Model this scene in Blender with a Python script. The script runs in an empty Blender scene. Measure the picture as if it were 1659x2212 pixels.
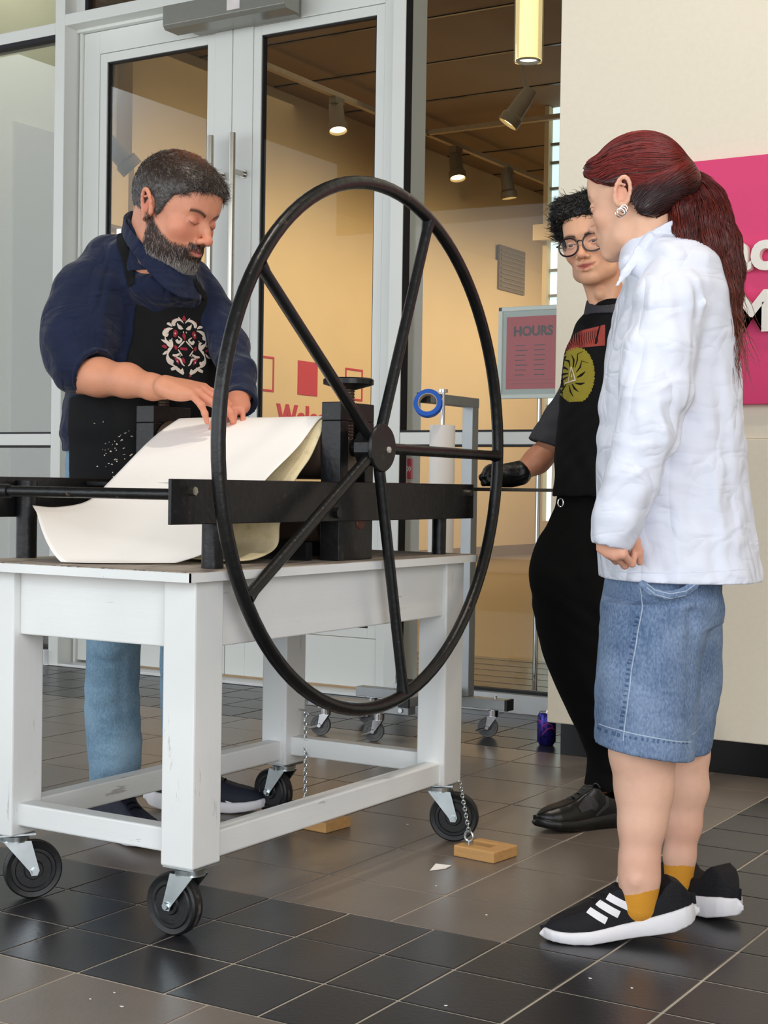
import bpy, math, random
import numpy as np
from mathutils import Vector, Matrix

SC = bpy.context.scene
COL = SC.collection
PI = math.pi
rnd = random.Random(7)

# ------------------------------------------------------------------ camera
YAW, PITCH, ROLL, CAMH, FPX = math.radians(31.43), math.radians(1.0), math.radians(.89), .90, 3257.0
_fw = np.array([-math.sin(YAW)*math.cos(PITCH), math.cos(YAW)*math.cos(PITCH), -math.sin(PITCH)])
_rt = np.array([math.cos(YAW), math.sin(YAW), 0.0])
_up = np.cross(_rt, _fw)
_r2 = _rt*math.cos(ROLL)+_up*math.sin(ROLL)
_u2 = -_rt*math.sin(ROLL)+_up*math.cos(ROLL)
CR = np.array([_r2, _u2, _fw]); CC = np.array([0, 0, CAMH])
RT = _rt; FH = np.array([-math.sin(YAW), math.cos(YAW), 0.0])     # horizontal right / ahead
cam = bpy.data.cameras.new('camera'); cam_o = bpy.data.objects.new('camera', cam); COL.objects.link(cam_o)
cam.sensor_fit = 'HORIZONTAL'; cam.sensor_width = 24.0; cam.lens = FPX/1659*24.0
cam.clip_start = .05; cam.clip_end = 100
m = Matrix(((_r2[0], _u2[0], -_fw[0], 0), (_r2[1], _u2[1], -_fw[1], 0), (_r2[2], _u2[2], -_fw[2], CAMH), (0, 0, 0, 1)))
cam_o.matrix_world = m
SC.camera = cam_o

# ------------------------------------------------------------------ world, lights, exposure
def lin(c):
    return tuple(((x/255)/12.92 if x/255 <= .04045 else ((x/255+.055)/1.055)**2.4) for x in c)
W = bpy.data.worlds.new('world'); SC.world = W; W.use_nodes = True
bg = W.node_tree.nodes['Background']
bg.inputs[0].default_value = (.90, .95, 1.0, 1); bg.inputs[1].default_value = 1.25
SC.view_settings.view_transform = 'Standard'; SC.view_settings.look = 'None'
SC.view_settings.gamma = 1; SC.view_settings.use_curve_mapping = False
SC.view_settings.exposure = 0.12
SC.cycles.use_denoising = True
SC.cycles.max_bounces = 8; SC.cycles.transparent_max_bounces = 12
SC.cycles.caustics_reflective = False; SC.cycles.caustics_refractive = False

def area(name, loc, target, sx, sy, power, color):
    l = bpy.data.lights.new(name, 'AREA'); l.shape = 'RECTANGLE'; l.size = sx; l.size_y = sy
    l.energy = power; l.color = color
    o = bpy.data.objects.new(name, l); COL.objects.link(o); o.location = loc
    o.rotation_euler = (Vector(target)-Vector(loc)).to_track_quat('-Z', 'Y').to_euler()
    return o
def spot(name, loc, target, power, color, deg=60, soft=.05, blend=.6):
    l = bpy.data.lights.new(name, 'SPOT'); l.energy = power; l.color = color
    l.spot_size = math.radians(deg); l.spot_blend = blend; l.shadow_soft_size = soft
    o = bpy.data.objects.new(name, l); COL.objects.link(o); o.location = loc
    o.rotation_euler = (Vector(target)-Vector(loc)).to_track_quat('-Z', 'Y').to_euler()
    return o
# daylight of the lobby's glass front, behind the camera and to its left
area('front_window_daylight', (-3.6, -3.2, 1.95), (-3.0, 3.0, 1.3), 9.5, 3.6, 168, (.88, .95, 1.0))
area('added_side_fill', (2.8, .4, 1.9), (-1.6, 2.6, 1.0), 5.5, 3.4, 235, (.90, .92, 1.0))  # unseen daylight area before the solid side wall, added to brighten right-facing sides
# lobby ceiling downlights
spot('lobby_downlight', (-.6, 3.1, 4.2), (-1.3, 4.4, 1.2), 80, (1, .88, .72), 80, .12)
spot('lobby_downlight', (-1.4, 2.2, 4.3), (-2.3, 2.9, .9), 130, (1, .90, .78), 60, .06)
# warm gallery light (wall washers on the track)
for yy in (10.8, 13.2, 15.6, 18.0):
    spot('gallery_wall_washer', (-6.3, yy, 4.1), (-9.1, yy+.4, 1.0), 310, (1, .77, .47), 125, .15, 1)
area('added_gallery_fill', (-5.2, 11.5, 4.7), (-5.4, 11.5, 0), 3, 8, 26, (1, .80, .55))  # unseen overhead fill, added to lift the gallery's brightness
area('added_partition_fill', (-5.95, 6.3, 4.5), (-6.6, 6.3, 1.5), .8, 1.0, 26, (1, 1, .90))  # unseen fill, added to brighten the partition behind the sidelight

# ------------------------------------------------------------------ materials
def nt(name):
    m = bpy.data.materials.new(name); m.use_nodes = True
    t = m.node_tree; b = t.nodes['Principled BSDF']; return m, t, b
def mat(name, rgb, rough=.5, metal=0., var=.08, scale=18., bump=0., bscale=60., spec=.5, detail=4., stretch=(1, 1, 1), second=None, thr=(.45, .6), sheen=0., rnd_obj=0.):
    m, t, b = nt(name); N = t.nodes; L = t.links
    c = lin(rgb)
    tc = N.new('ShaderNodeTexCoord'); mp = N.new('ShaderNodeMapping'); L.new(tc.outputs['Object'], mp.inputs[0])
    mp.inputs['Scale'].default_value = stretch
    no = N.new('ShaderNodeTexNoise'); no.inputs['Scale'].default_value = scale; no.inputs['Detail'].default_value = detail
    L.new(mp.outputs[0], no.inputs['Vector'])
    mr = N.new('ShaderNodeMapRange'); mr.inputs[1].default_value = .3; mr.inputs[2].default_value = .7
    mr.inputs[3].default_value = 1-var; mr.inputs[4].default_value = 1+var
    L.new(no.outputs['Fac'], mr.inputs[0])
    hv = N.new('ShaderNodeHueSaturation'); hv.inputs['Color'].default_value = (*c, 1)
    L.new(mr.outputs[0], hv.inputs['Value'])
    out = hv.outputs[0]
    if rnd_obj:
        oi = N.new('ShaderNodeObjectInfo'); m2 = N.new('ShaderNodeMapRange')
        m2.inputs[3].default_value = 1-rnd_obj; m2.inputs[4].default_value = 1+rnd_obj
        L.new(oi.outputs['Random'], m2.inputs[0])
        h2 = N.new('ShaderNodeHueSaturation'); L.new(out, h2.inputs['Color']); L.new(m2.outputs[0], h2.inputs['Value']); out = h2.outputs[0]
    if second:
        n2 = N.new('ShaderNodeTexNoise'); n2.inputs['Scale'].default_value = scale*1.7; n2.inputs['Detail'].default_value = 8
        L.new(mp.outputs[0], n2.inputs['Vector'])
        cr = N.new('ShaderNodeMapRange'); cr.inputs[1].default_value = thr[0]; cr.inputs[2].default_value = thr[1]
        L.new(n2.outputs['Fac'], cr.inputs[0])
        mx = N.new('ShaderNodeMix'); mx.data_type = 'RGBA'
        L.new(cr.outputs[0], mx.inputs[0]); L.new(out, mx.inputs[6]); mx.inputs[7].default_value = (*lin(second), 1)
        out = mx.outputs[2]
    L.new(out, b.inputs['Base Color'])
    b.inputs['Roughness'].default_value = rough; b.inputs['Metallic'].default_value = metal
    b.inputs['Specular IOR Level'].default_value = spec
    if sheen: b.inputs['Sheen Weight'].default_value = sheen
    if bump:
        nb = N.new('ShaderNodeTexNoise'); nb.inputs['Scale'].default_value = bscale; nb.inputs['Detail'].default_value = 6
        L.new(mp.outputs[0], nb.inputs['Vector'])
        bp = N.new('ShaderNodeBump'); bp.inputs['Strength'].default_value = bump; bp.inputs['Distance'].default_value = .01
        L.new(nb.outputs['Fac'], bp.inputs['Height']); L.new(bp.outputs[0], b.inputs['Normal'])
    return m
def emis(name, rgb, s):
    m, t, b = nt(name); b.inputs['Base Color'].default_value = (*lin(rgb), 1)
    b.inputs['Emission Color'].default_value = (*lin(rgb), 1); b.inputs['Emission Strength'].default_value = s
    return m
def glass(name, tint=(1, 1, 1), refl=1.0):
    m = bpy.data.materials.new(name); m.use_nodes = True; t = m.node_tree; N = t.nodes; L = t.links; N.clear()
    o = N.new('ShaderNodeOutputMaterial'); mx = N.new('ShaderNodeMixShader'); tr = N.new('ShaderNodeBsdfTransparent')
    gl = N.new('ShaderNodeBsdfGlossy'); fr = N.new('ShaderNodeFresnel'); fr.inputs[0].default_value = 1.45
    mu = N.new('ShaderNodeMath'); mu.operation = 'MULTIPLY'; mu.inputs[1].default_value = refl
    tr.inputs[0].default_value = (*tint, 1); gl.inputs['Roughness'].default_value = .01
    L.new(fr.outputs[0], mu.inputs[0]); L.new(mu.outputs[0], mx.inputs[0]); L.new(tr.outputs[0], mx.inputs[1]); L.new(gl.outputs[0], mx.inputs[2])
    L.new(mx.outputs[0], o.inputs[0]); return m
def attrmat(name, rough=.5, bump=0., bscale=150., sss=0., spec=.5, sheen=0., stretch=(1, 1, 1), noise=.0, nscale=40.):
    m, t, b = nt(name); N = t.nodes; L = t.links
    a = N.new('ShaderNodeAttribute'); a.attribute_name = 'Col'
    out = a.outputs['Color']
    tc = N.new('ShaderNodeTexCoord'); mp = N.new('ShaderNodeMapping'); L.new(tc.outputs['Object'], mp.inputs[0]); mp.inputs['Scale'].default_value = stretch
    if noise:
        no = N.new('ShaderNodeTexNoise'); no.inputs['Scale'].default_value = nscale; no.inputs['Detail'].default_value = 5
        L.new(mp.outputs[0], no.inputs['Vector'])
        mr = N.new('ShaderNodeMapRange'); mr.inputs[1].default_value = .3; mr.inputs[2].default_value = .7
        mr.inputs[3].default_value = 1-noise; mr.inputs[4].default_value = 1+noise
        L.new(no.outputs['Fac'], mr.inputs[0])
        hv = N.new('ShaderNodeHueSaturation'); L.new(out, hv.inputs['Color']); L.new(mr.outputs[0], hv.inputs['Value']); out = hv.outputs[0]
    L.new(out, b.inputs['Base Color']); b.inputs['Roughness'].default_value = rough
    b.inputs['Specular IOR Level'].default_value = spec
    if sheen: b.inputs['Sheen Weight'].default_value = sheen
    if sss:
        b.inputs['Subsurface Weight'].default_value = sss; b.inputs['Subsurface Radius'].default_value = (.01, .004, .002); b.inputs['Subsurface Scale'].default_value = .6
    if bump:
        nb = N.new('ShaderNodeTexNoise'); nb.inputs['Scale'].default_value = bscale; nb.inputs['Detail'].default_value = 5
        L.new(mp.outputs[0], nb.inputs['Vector'])
        bp = N.new('ShaderNodeBump'); bp.inputs['Strength'].default_value = bump; bp.inputs['Distance'].default_value = .004
        L.new(nb.outputs['Fac'], bp.inputs['Height']); L.new(bp.outputs[0], b.inputs['Normal'])
    return m
def denim(name, rgb, dark):
    m, t, b = nt(name); N = t.nodes; L = t.links
    tc = N.new('ShaderNodeTexCoord')
    n1 = N.new('ShaderNodeTexNoise'); n1.inputs['Scale'].default_value = 9; n1.inputs['Detail'].default_value = 3
    mp = N.new('ShaderNodeMapping'); mp.inputs['Scale'].default_value = (260, 260, 130)
    L.new(tc.outputs['Object'], mp.inputs[0])
    n2 = N.new('ShaderNodeTexNoise'); n2.inputs['Scale'].default_value = 1.; n2.inputs['Detail'].default_value = 3
    L.new(tc.outputs['Object'], n1.inputs['Vector']); L.new(mp.outputs[0], n2.inputs['Vector'])
    ad = N.new('ShaderNodeMath'); ad.operation = 'MULTIPLY_ADD'; ad.inputs[1].default_value = .55
    L.new(n1.outputs[0], ad.inputs[0])
    m3 = N.new('ShaderNodeMath'); m3.operation = 'MULTIPLY'; m3.inputs[1].default_value = .5; L.new(n2.outputs[0], m3.inputs[0]); L.new(m3.outputs[0], ad.inputs[2])
    cr = N.new('ShaderNodeMapRange'); cr.inputs[1].default_value = .38; cr.inputs[2].default_value = .66; L.new(ad.outputs[0], cr.inputs[0])
    mx = N.new('ShaderNodeMix'); mx.data_type = 'RGBA'; L.new(cr.outputs[0], mx.inputs[0])
    mx.inputs[6].default_value = (*lin(dark), 1); mx.inputs[7].default_value = (*lin(rgb), 1)
    L.new(mx.outputs[2], b.inputs['Base Color']); b.inputs['Roughness'].default_value = .9; b.inputs['Specular IOR Level'].default_value = .2
    bp = N.new('ShaderNodeBump'); bp.inputs['Strength'].default_value = .25; bp.inputs['Distance'].default_value = .002
    L.new(n2.outputs[0], bp.inputs['Height']); L.new(bp.outputs[0], b.inputs['Normal'])
    return m
def wornpaint(name, rgb, under, stretch):
    """white paint with fine cracks along the grain"""
    m, t, b = nt(name); N = t.nodes; L = t.links
    tc = N.new('ShaderNodeTexCoord'); mp = N.new('ShaderNodeMapping'); mp.inputs['Scale'].default_value = stretch
    L.new(tc.outputs['Object'], mp.inputs[0])
    n1 = N.new('ShaderNodeTexNoise'); n1.inputs['Scale'].default_value = 7; n1.inputs['Detail'].default_value = 9; n1.inputs['Roughness'].default_value = .65
    L.new(mp.outputs[0], n1.inputs['Vector'])
    n2 = N.new('ShaderNodeTexNoise'); n2.inputs['Scale'].default_value = 5; n2.inputs['Detail'].default_value = 2
    L.new(tc.outputs['Object'], n2.inputs['Vector'])
    s = N.new('ShaderNodeMath'); s.operation = 'MULTIPLY_ADD'; s.inputs[1].default_value = .35; L.new(n2.outputs[0], s.inputs[0]); L.new(n1.outputs[0], s.inputs[2])
    cr = N.new('ShaderNodeMapRange'); cr.inputs[1].default_value = .845; cr.inputs[2].default_value = .90; L.new(s.outputs[0], cr.inputs[0])
    n3 = N.new('ShaderNodeTexNoise'); n3.inputs['Scale'].default_value = 3.; n3.inputs['Detail'].default_value = 3; L.new(tc.outputs['Object'], n3.inputs['Vector'])
    v = N.new('ShaderNodeMapRange'); v.inputs[1].default_value = .3; v.inputs[2].default_value = .7; v.inputs[3].default_value = .93; v.inputs[4].default_value = 1.04; L.new(n3.outputs[0], v.inputs[0])
    hv = N.new('ShaderNodeHueSaturation'); hv.inputs['Color'].default_value = (*lin(rgb), 1); L.new(v.outputs[0], hv.inputs['Value'])
    mx = N.new('ShaderNodeMix'); mx.data_type = 'RGBA'; L.new(cr.outputs[0], mx.inputs[0]); L.new(hv.outputs[0], mx.inputs[6]); mx.inputs[7].default_value = (*lin(under), 1)
    L.new(mx.outputs[2], b.inputs['Base Color']); b.inputs['Roughness'].default_value = .45
    bp = N.new('ShaderNodeBump'); bp.inputs['Strength'].default_value = .3; bp.inputs['Distance'].default_value = .002; bp.invert = True
    L.new(s.outputs[0], bp.inputs['Height']); L.new(bp.outputs[0], b.inputs['Normal'])
    return m

M = {}
M['alu'] = mat('painted_aluminium', (236, 238, 233), .38, var=.02, scale=3, bump=.03, bscale=300)
M['alu_dark'] = mat('grey_aluminium', (150, 150, 142), .35, .5, var=.03)
M['gasket'] = mat('black_gasket', (16, 15, 22), .6, var=.05)
M['sill'] = mat('sill_metal', (222, 224, 226), .3, .2, var=.03)
M['wall'] = mat('cream_wall_paint', (238, 229, 209), .85, var=.015, scale=60, bump=.05, bscale=400)
M['toekick'] = mat('black_toe_kick', (12, 12, 14), .22, var=.05)
M['ceiling'] = mat('ceiling_paint', (96, 90, 82), .9, var=.02)
M['gal_wall'] = mat('gallery_tan_wall', (205, 182, 142), .9, var=.02, scale=3)
M['gal_ceil'] = mat('gallery_brown_ceiling', (128, 104, 74), .8, var=.06, scale=1.5)
M['gal_floor'] = mat('gallery_polished_floor', (120, 104, 84), .22, var=.05, scale=2)
M['gal_floor_dark'] = mat('gallery_dark_tile', (52, 56, 58), .3, var=.05, scale=3)
M['partition'] = mat('pale_green_partition', (206, 205, 178), .8, var=.03, scale=1.2)
M['partition2'] = mat('grey_green_panel', (178, 175, 152), .7, var=.03, scale=1.2)
M['tile_dark'] = mat('dark_floor_tile', (44, 44, 46), .30, var=.12, scale=7, bump=.05, bscale=90, rnd_obj=.16, spec=.45)
M['tile_brown'] = mat('taupe_floor_tile', (116, 106, 97), .30, var=.08, scale=6, bump=.05, bscale=90, rnd_obj=.06, spec=.45)
M['grout'] = mat('floor_grout', (186, 176, 160), .85, var=.12, scale=9)
M['steel'] = mat('brushed_steel', (190, 186, 176), .24, 1., var=.04, stretch=(60, 60, 1))
M['zinc'] = mat('zinc_plated_steel', (205, 214, 216), .27, 1., var=.1, scale=30)
M['chrome'] = mat('chromed_steel', (215, 215, 218), .12, 1., var=.02)
M['iron'] = mat('black_painted_iron', (23, 23, 25), .38, .3, var=.3, scale=24, bump=.12, bscale=70, second=(62, 58, 54), thr=(.62, .78))
M['iron_edge'] = mat('black_painted_tube', (21, 22, 23), .33, .25, var=.3, scale=30, bump=.15, bscale=55, second=(96, 78, 66), thr=(.70, .76))
M['roller'] = mat('dark_steel_roller', (92, 76, 64), .35, .4, var=.15, scale=12)
M['paint_x'] = wornpaint('white_paint_grain_x', (232, 234, 232), (150, 152, 150), (1, 6, 9))
M['paint_y'] = wornpaint('white_paint_grain_y', (232, 234, 232), (186, 184, 182), (6, 1, 9))
M['paint_z'] = wornpaint('white_paint_grain_z', (232, 234, 232), (190, 191, 192), (7, 7, 1))
M['tabletop'] = mat('worn_tabletop', (176, 164, 150), .55, var=.1, scale=4, stretch=(14, 1, 1), second=(92, 80, 70), thr=(.5, .68), bump=.1)
M['rubber'] = mat('black_rubber', (22, 22, 23), .5, var=.15, scale=25, bump=.1, bscale=60)
M['rubber_tread'] = mat('scuffed_rubber_tread', (34, 32, 33), .75, var=.2, scale=20, second=(104, 98, 96), thr=(.56, .72))
M['grey_rubber'] = mat('grey_rubber', (104, 106, 108), .6, var=.06)
M['paper'] = mat('white_paper', (246, 242, 236), .8, var=.015, scale=8, bump=.05, bscale=30)
M['felt'] = mat('cream_felt', (226, 210, 170), .95, var=.06, scale=30, bump=.3, bscale=250, second=(206, 186, 140), thr=(.55, .75))
M['roll'] = mat('paper_roll_white', (240, 236, 232), .7, var=.01)
M['tape'] = mat('blue_tape', (22, 96, 205), .45, var=.05)
M['card'] = mat('card_core', (200, 186, 160), .8)
M['galv'] = mat('grey_anodised_tube', (158, 162, 164), .38, .55, var=.04)
M['plastic_black'] = mat('black_plastic_cap', (14, 14, 15), .45)
M['wood'] = mat('pine_block', (206, 158, 98), .6, var=.08, scale=8, stretch=(1, 9, 9), second=(176, 122, 66), thr=(.6, .8))
M['pink'] = mat('magenta_panel', (226, 62, 118), .55, var=.015)
M['letter'] = mat('white_letter', (246, 240, 230), .5, var=.01)
M['crimson'] = mat('crimson_vinyl', (176, 26, 40), .6, var=.03)
M['hours_red'] = mat('hours_red_print', (196, 60, 70), .6, var=.02)
M['print_dark'] = mat('dark_print', (66, 40, 46), .6)
M['label'] = mat('label_paper', (236, 228, 226), .7)
M['shade'] = emis('pendant_glow', (252, 234, 184), 1.0)
M['lamp'] = emis('lamp_glow', (255, 244, 214), 3.0)
M['warmlamp'] = emis('track_lamp_glow', (255, 226, 160), 6.0)
M['trackhead'] = mat('track_head_grey', (120, 108, 88), .5, var=.04)
M['track'] = mat('track_rail_beige', (170, 152, 122), .6)
M['glass'] = glass('window_glass', (.97, .985, .975), .45)
M['bright_strip'] = emis('bright_strip_glow', (205, 228, 232), 1.15)
M['vent'] = mat('wall_vent_grille', (112, 96, 70), .6)
M['can'] = mat('purple_can', (58, 48, 150), .25, .6, var=.1, second=(30, 30, 78), thr=(.5, .6), scale=40)
M['can_top'] = mat('can_lid', (190, 190, 196), .25, .9)
M['can_pink'] = mat('can_swirl', (205, 70, 150), .35, .3)

# ------------------------------------------------------------------ mesh helpers
class MB:
    def __init__(s): s.v = []; s.f = []
    def add(s, V, F):
        o = len(s.v); s.v += [tuple(map(float, p)) for p in V]; s.f += [tuple(i+o for i in q) for q in F]; return s
    def box(s, a, b, R=None, c=None):
        x0, y0, z0 = a; x1, y1, z1 = b
        V = [(x0, y0, z0), (x1, y0, z0), (x1, y1, z0), (x0, y1, z0), (x0, y0, z1), (x1, y0, z1), (x1, y1, z1), (x0, y1, z1)]
        if R is not None:
            c = Vector(c); V = [tuple(R @ (Vector(p)-c)+c) for p in V]
        return s.add(V, [(0, 3, 2, 1), (4, 5, 6, 7), (0, 1, 5, 4), (1, 2, 6, 5), (2, 3, 7, 6), (3, 0, 4, 7)])
    def cyl(s, p0, p1, r0, r1=None, n=20, caps=True):
        return s.tube([p0, p1], [r0, r0 if r1 is None else r1], n, caps=caps)
    def tube(s, pts, r, n=12, closed=False, caps=True):
        P = [Vector(p) for p in pts]; K = len(P); r = [r]*K if not hasattr(r, '__len__') else r
        V = []; F = []; up = None
        for i in range(K):
            a = P[(i-1) % K] if (closed or i > 0) else P[i]; b = P[(i+1) % K] if (closed or i < K-1) else P[i]
            t = (b-a).normalized()
            if up is None:
                up = Vector((0, 0, 1)) if abs(t.z) < .9 else Vector((1, 0, 0))
            x = t.cross(up); x = x.normalized() if x.length > 1e-6 else t.orthogonal().normalized()
            y = x.cross(t).normalized(); up = y
            for k in range(n):
                an = 2*PI*k/n; V.append(P[i]+(x*math.cos(an)+y*math.sin(an))*r[i])
        for i in range(K if closed else K-1):
            j = (i+1) % K
            for k in range(n):
                k2 = (k+1) % n; F.append((i*n+k, i*n+k2, j*n+k2, j*n+k))
        if caps and not closed:
            F.append(tuple(range(n))); F.append(tuple((K-1)*n+k for k in reversed(range(n))))
        return s.add(V, F)
    def lathe(s, prof, o, axis=(0, 0, 1), n=32, closed=False):
        A = Vector(axis).normalized(); X = A.orthogonal().normalized(); Y = A.cross(X); o = Vector(o)
        V = []; F = []; K = len(prof)
        for r, h in prof:
            for k in range(n):
                a = 2*PI*k/n; V.append(o+A*h+(X*math.cos(a)+Y*math.sin(a))*r)
        for i in range(K if closed else K-1):
            j = (i+1) % K
            for k in range(n):
                k2 = (k+1) % n; F.append((i*n+k, i*n+k2, j*n+k2, j*n+k))
        return s.add(V, F)
    def prism(s, poly, fn, h0, h1):
        """poly of 2-D points, fn(a,b,h)->xyz"""
        n = len(poly); V = [fn(a, b, h0) for a, b in poly]+[fn(a, b, h1) for a, b in poly]
        F = [tuple(range(n)), tuple(2*n-1-i for i in range(n))]
        for i in range(n):
            j = (i+1) % n; F.append((i, i+n, j+n, j))
        return s.add(V, F)
    def grid(s, fn, nu, nv, th=0.):
        V = [fn(i/nu, j/nv) for i in range(nu+1) for j in range(nv+1)]
        F = [(i*(nv+1)+j, (i+1)*(nv+1)+j, (i+1)*(nv+1)+j+1, i*(nv+1)+j+1) for i in range(nu) for j in range(nv)]
        return s.add(V, F)
    def build(s, name, m, parent=None, smooth=False, bevel=0., solid=0., sub=0, data=False, ang=38):
        me = bpy.data.meshes.new(name); me.from_pydata(s.v, [], s.f); me.update()
        import bmesh
        bm = bmesh.new(); bm.from_mesh(me); bmesh.ops.recalc_face_normals(bm, faces=bm.faces); bm.to_mesh(me); bm.free()
        if m: me.materials.append(m)
        if smooth:
            me.polygons.foreach_set('use_smooth', [True]*len(me.polygons))
            me.set_sharp_from_angle(angle=math.radians(ang))
        if data: return me
        o = bpy.data.objects.new(name, me); COL.objects.link(o)
        if parent is not None: o.parent = parent
        if solid:
            q = o.modifiers.new('thickness', 'SOLIDIFY'); q.thickness = solid; q.offset = 0
        if bevel:
            q = o.modifiers.new('bevel', 'BEVEL'); q.width = bevel; q.segments = 2; q.limit_method = 'ANGLE'; q.angle_limit = math.radians(40)
        if sub:
            q = o.modifiers.new('sub', 'SUBSURF'); q.levels = sub; q.render_levels = sub
        return o
def tag(o, label=None, cat=None, group=None, kind=None):
    if label: o['label'] = label
    if cat: o['category'] = cat
    if group: o['group'] = group
    if kind: o['kind'] = kind
    return o
def empty(name, loc=(0, 0, 0)):
    o = bpy.data.objects.new(name, None); COL.objects.link(o); o.location = loc; o.empty_display_size = .05
    return o
def adopt(root):
    """parts were built in world coordinates: give them the inverse of the root's place"""
    bpy.context.view_layer.update()
    inv = Matrix.Translation(root.location).inverted()
    for c in root.children: c.matrix_parent_inverse = inv
def structure(o, label=None):
    o['kind'] = 'structure'
    if label: o['label'] = label
    return o
def text(name, s, size, ext, m, mw, parent=None, align='LEFT', bold=0.):
    c = bpy.data.curves.new(name, 'FONT'); c.body = s; c.size = size; c.extrude = ext; c.align_x = align; c.offset = bold; c.resolution_u = 4
    t = bpy.data.objects.new(name+'_src', c); COL.objects.link(t)
    dg = bpy.context.evaluated_depsgraph_get(); me = bpy.data.meshes.new_from_object(t.evaluated_get(dg))
    bpy.data.objects.remove(t); bpy.data.curves.remove(c)
    me.name = name; me.materials.clear(); me.materials.append(m)
    me.transform(mw)
    o = bpy.data.objects.new(name, me); COL.objects.link(o)
    if parent is not None: o.parent = parent
    return o
def frame_mat(o, x, y):
    x = Vector(x).normalized(); y = Vector(y).normalized(); z = x.cross(y)
    return Matrix(((x.x, y.x, z.x, o[0]), (x.y, y.y, z.y, o[1]), (x.z, y.z, z.z, o[2]), (0, 0, 0, 1)))
def ray(px, py):
    return CR.T @ np.array([(px-829.5)/FPX, -(py-1106.)/FPX, 1.])
def proj(P):
    v = CR @ (np.array(P, float)-CC); return 829.5+FPX*v[0]/v[2], 1106-FPX*v[1]/v[2]
def onY(px, py, Y): d = ray(px, py); return CC+d*(Y/d[1])
def onX(px, py, X): d = ray(px, py); return CC+d*(X/d[0])
def onZ(px, py, z=0.): d = ray(px, py); return CC+d*((z-CAMH)/d[2])

# ================================================================== THE ROOM
# floor: slab with grout, tiles one by one where the photograph tells them apart
fl = MB().box((-9.5, -3.3, -.12), (3.0, 5.40, -.0018)).build('floor', M['grout'])
structure(fl)
_tile = {}
def tile_mesh(w, d, m):
    k = (round(w, 3), round(d, 3), m.name)
    if k not in _tile:
        a, b, e = w/2-.0028, d/2-.0028, .0012
        V = [(-a, -b, -.01), (a, -b, -.01), (a, b, -.01), (-a, b, -.01), (-a, -b, -.0012), (a, -b, -.0012), (a, b, -.0012), (-a, b, -.0012),
             (-a+e, -b+e, 0), (a-e, -b+e, 0), (a-e, b-e, 0), (-a+e, b-e, 0)]
        F = [(0, 1, 5, 4), (1, 2, 6, 5), (2, 3, 7, 6), (3, 0, 4, 7), (4, 5, 9, 8), (5, 6, 10, 9), (6, 7, 11, 10), (7, 4, 8, 11), (8, 9, 10, 11)]
        _tile[k] = MB().add(V, F).build('tile', m, data=True)
    return _tile[k]
tiles = []
def region(xs, ys, m):
    for x0, x1 in zip(xs[:-1], xs[1:]):
        for y0, y1 in zip(ys[:-1], ys[1:]):
            x0_, x1_ = min(x0, x1), max(x0, x1)
            tiles.append((x0_, x1_, y0, y1, m))
def rng(a, step, n): return [a+step*i for i in range(n+1)]
xd = [-1.336, -1.493]+[-1.697-.2035*i for i in range(24)]
xb = [-1.336, -1.597]+[-1.904-.3075*i for i in range(16)]
region(xb, [1.18, 1.49, 1.80, 2.057], M['tile_brown'])
region(xd, [2.057, 2.26, 2.463, 2.663], M['tile_dark'])
region(xb, [2.663, 2.898, 3.208, 3.52, 3.837, 4.145, 4.437, 4.665], M['tile_brown'])
region([-1.336, -1.493]+[-1.697-.2035*i for i in range(24)], [4.665, 4.87, 5.075, 5.28, 5.395], M['tile_dark'])
region([-1.336, -1.134, -.927, -.722], [1.24+.2035*i for i in range(18)], M['tile_dark'])
region([-.722, -.415, -.108, .2, .507], [1.24+.3075*i for i in range(12)], M['tile_brown'])
near, far = [], []
for x0, x1, y0, y1, m_ in tiles:
    cs = [proj((x, y, 0)) for x in (x0, x1) for y in (y0, y1) if (FH[0]*x+FH[1]*y) > .5]
    if len(cs) < 4: far.append((x0, x1, y0, y1, m_)); continue
    a, b = np.min(cs, 0), np.max(cs, 0)
    vis = a[0] < 1659 and b[0] > 0 and a[1] < 2212 and b[1] > 0
    (near if vis else far).append((x0, x1, y0, y1, m_))
near.sort(key=lambda t: (t[0]*FH[0]+t[2]*FH[1]))
far += near[298:]; near = near[:298]
for x0, x1, y0, y1, m_ in near:
    o = bpy.data.objects.new('tile', tile_mesh(x1-x0, y1-y0, m_)); COL.objects.link(o); o.parent = fl
    o.location = ((x0+x1)/2, (y0+y1)/2, rnd.uniform(-.0004, .0004))
for mm, nm in ((M['tile_dark'], 'outlying_dark_tiles'), (M['tile_brown'], 'outlying_taupe_tiles')):
    b_ = MB()
    for x0, x1, y0, y1, m_ in far:
        if m_ is mm: b_.box((x0+.003, y0+.003, -.01), (x1-.003, y1-.003, 0))
    o = b_.build(nm, mm, fl); o['kind'] = 'stuff'

# storefront frame ------------------------------------------------
YF, YD, YG = 5.42, 5.53, 5.47
st = MB().box((-5.222, YF, 0), (-5.159, 5.60, 4.6)).build('trim_1', M['alu'], bevel=.003); structure(st, 'pale aluminium mullion left of the doors')
st = MB().box((-3.305, YF, 0), (-3.243, 5.60, 4.6)).build('trim_2', M['alu'], bevel=.003); structure(st, 'pale aluminium mullion right of the doors')
g_ = MB().box((-3.2435, YF+.004, .09), (-3.2405, YG+.006, 4.6)).build('gasket', M['gasket'], st)
b_ = MB().box((-5.159, YF, 3.095), (-3.305, 5.60, 3.150)).box((-5.159, 5.50, 3.080), (-3.305, 5.60, 3.097))
st = b_.build('trim_3', M['alu'], bevel=.003); structure(st, 'pale aluminium header above the doors')
MB().box((-5.150, 5.515, 0), (-5.136, 5.60, 3.08)).build('door_stop', M['alu'], st, bevel=.002)
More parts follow.
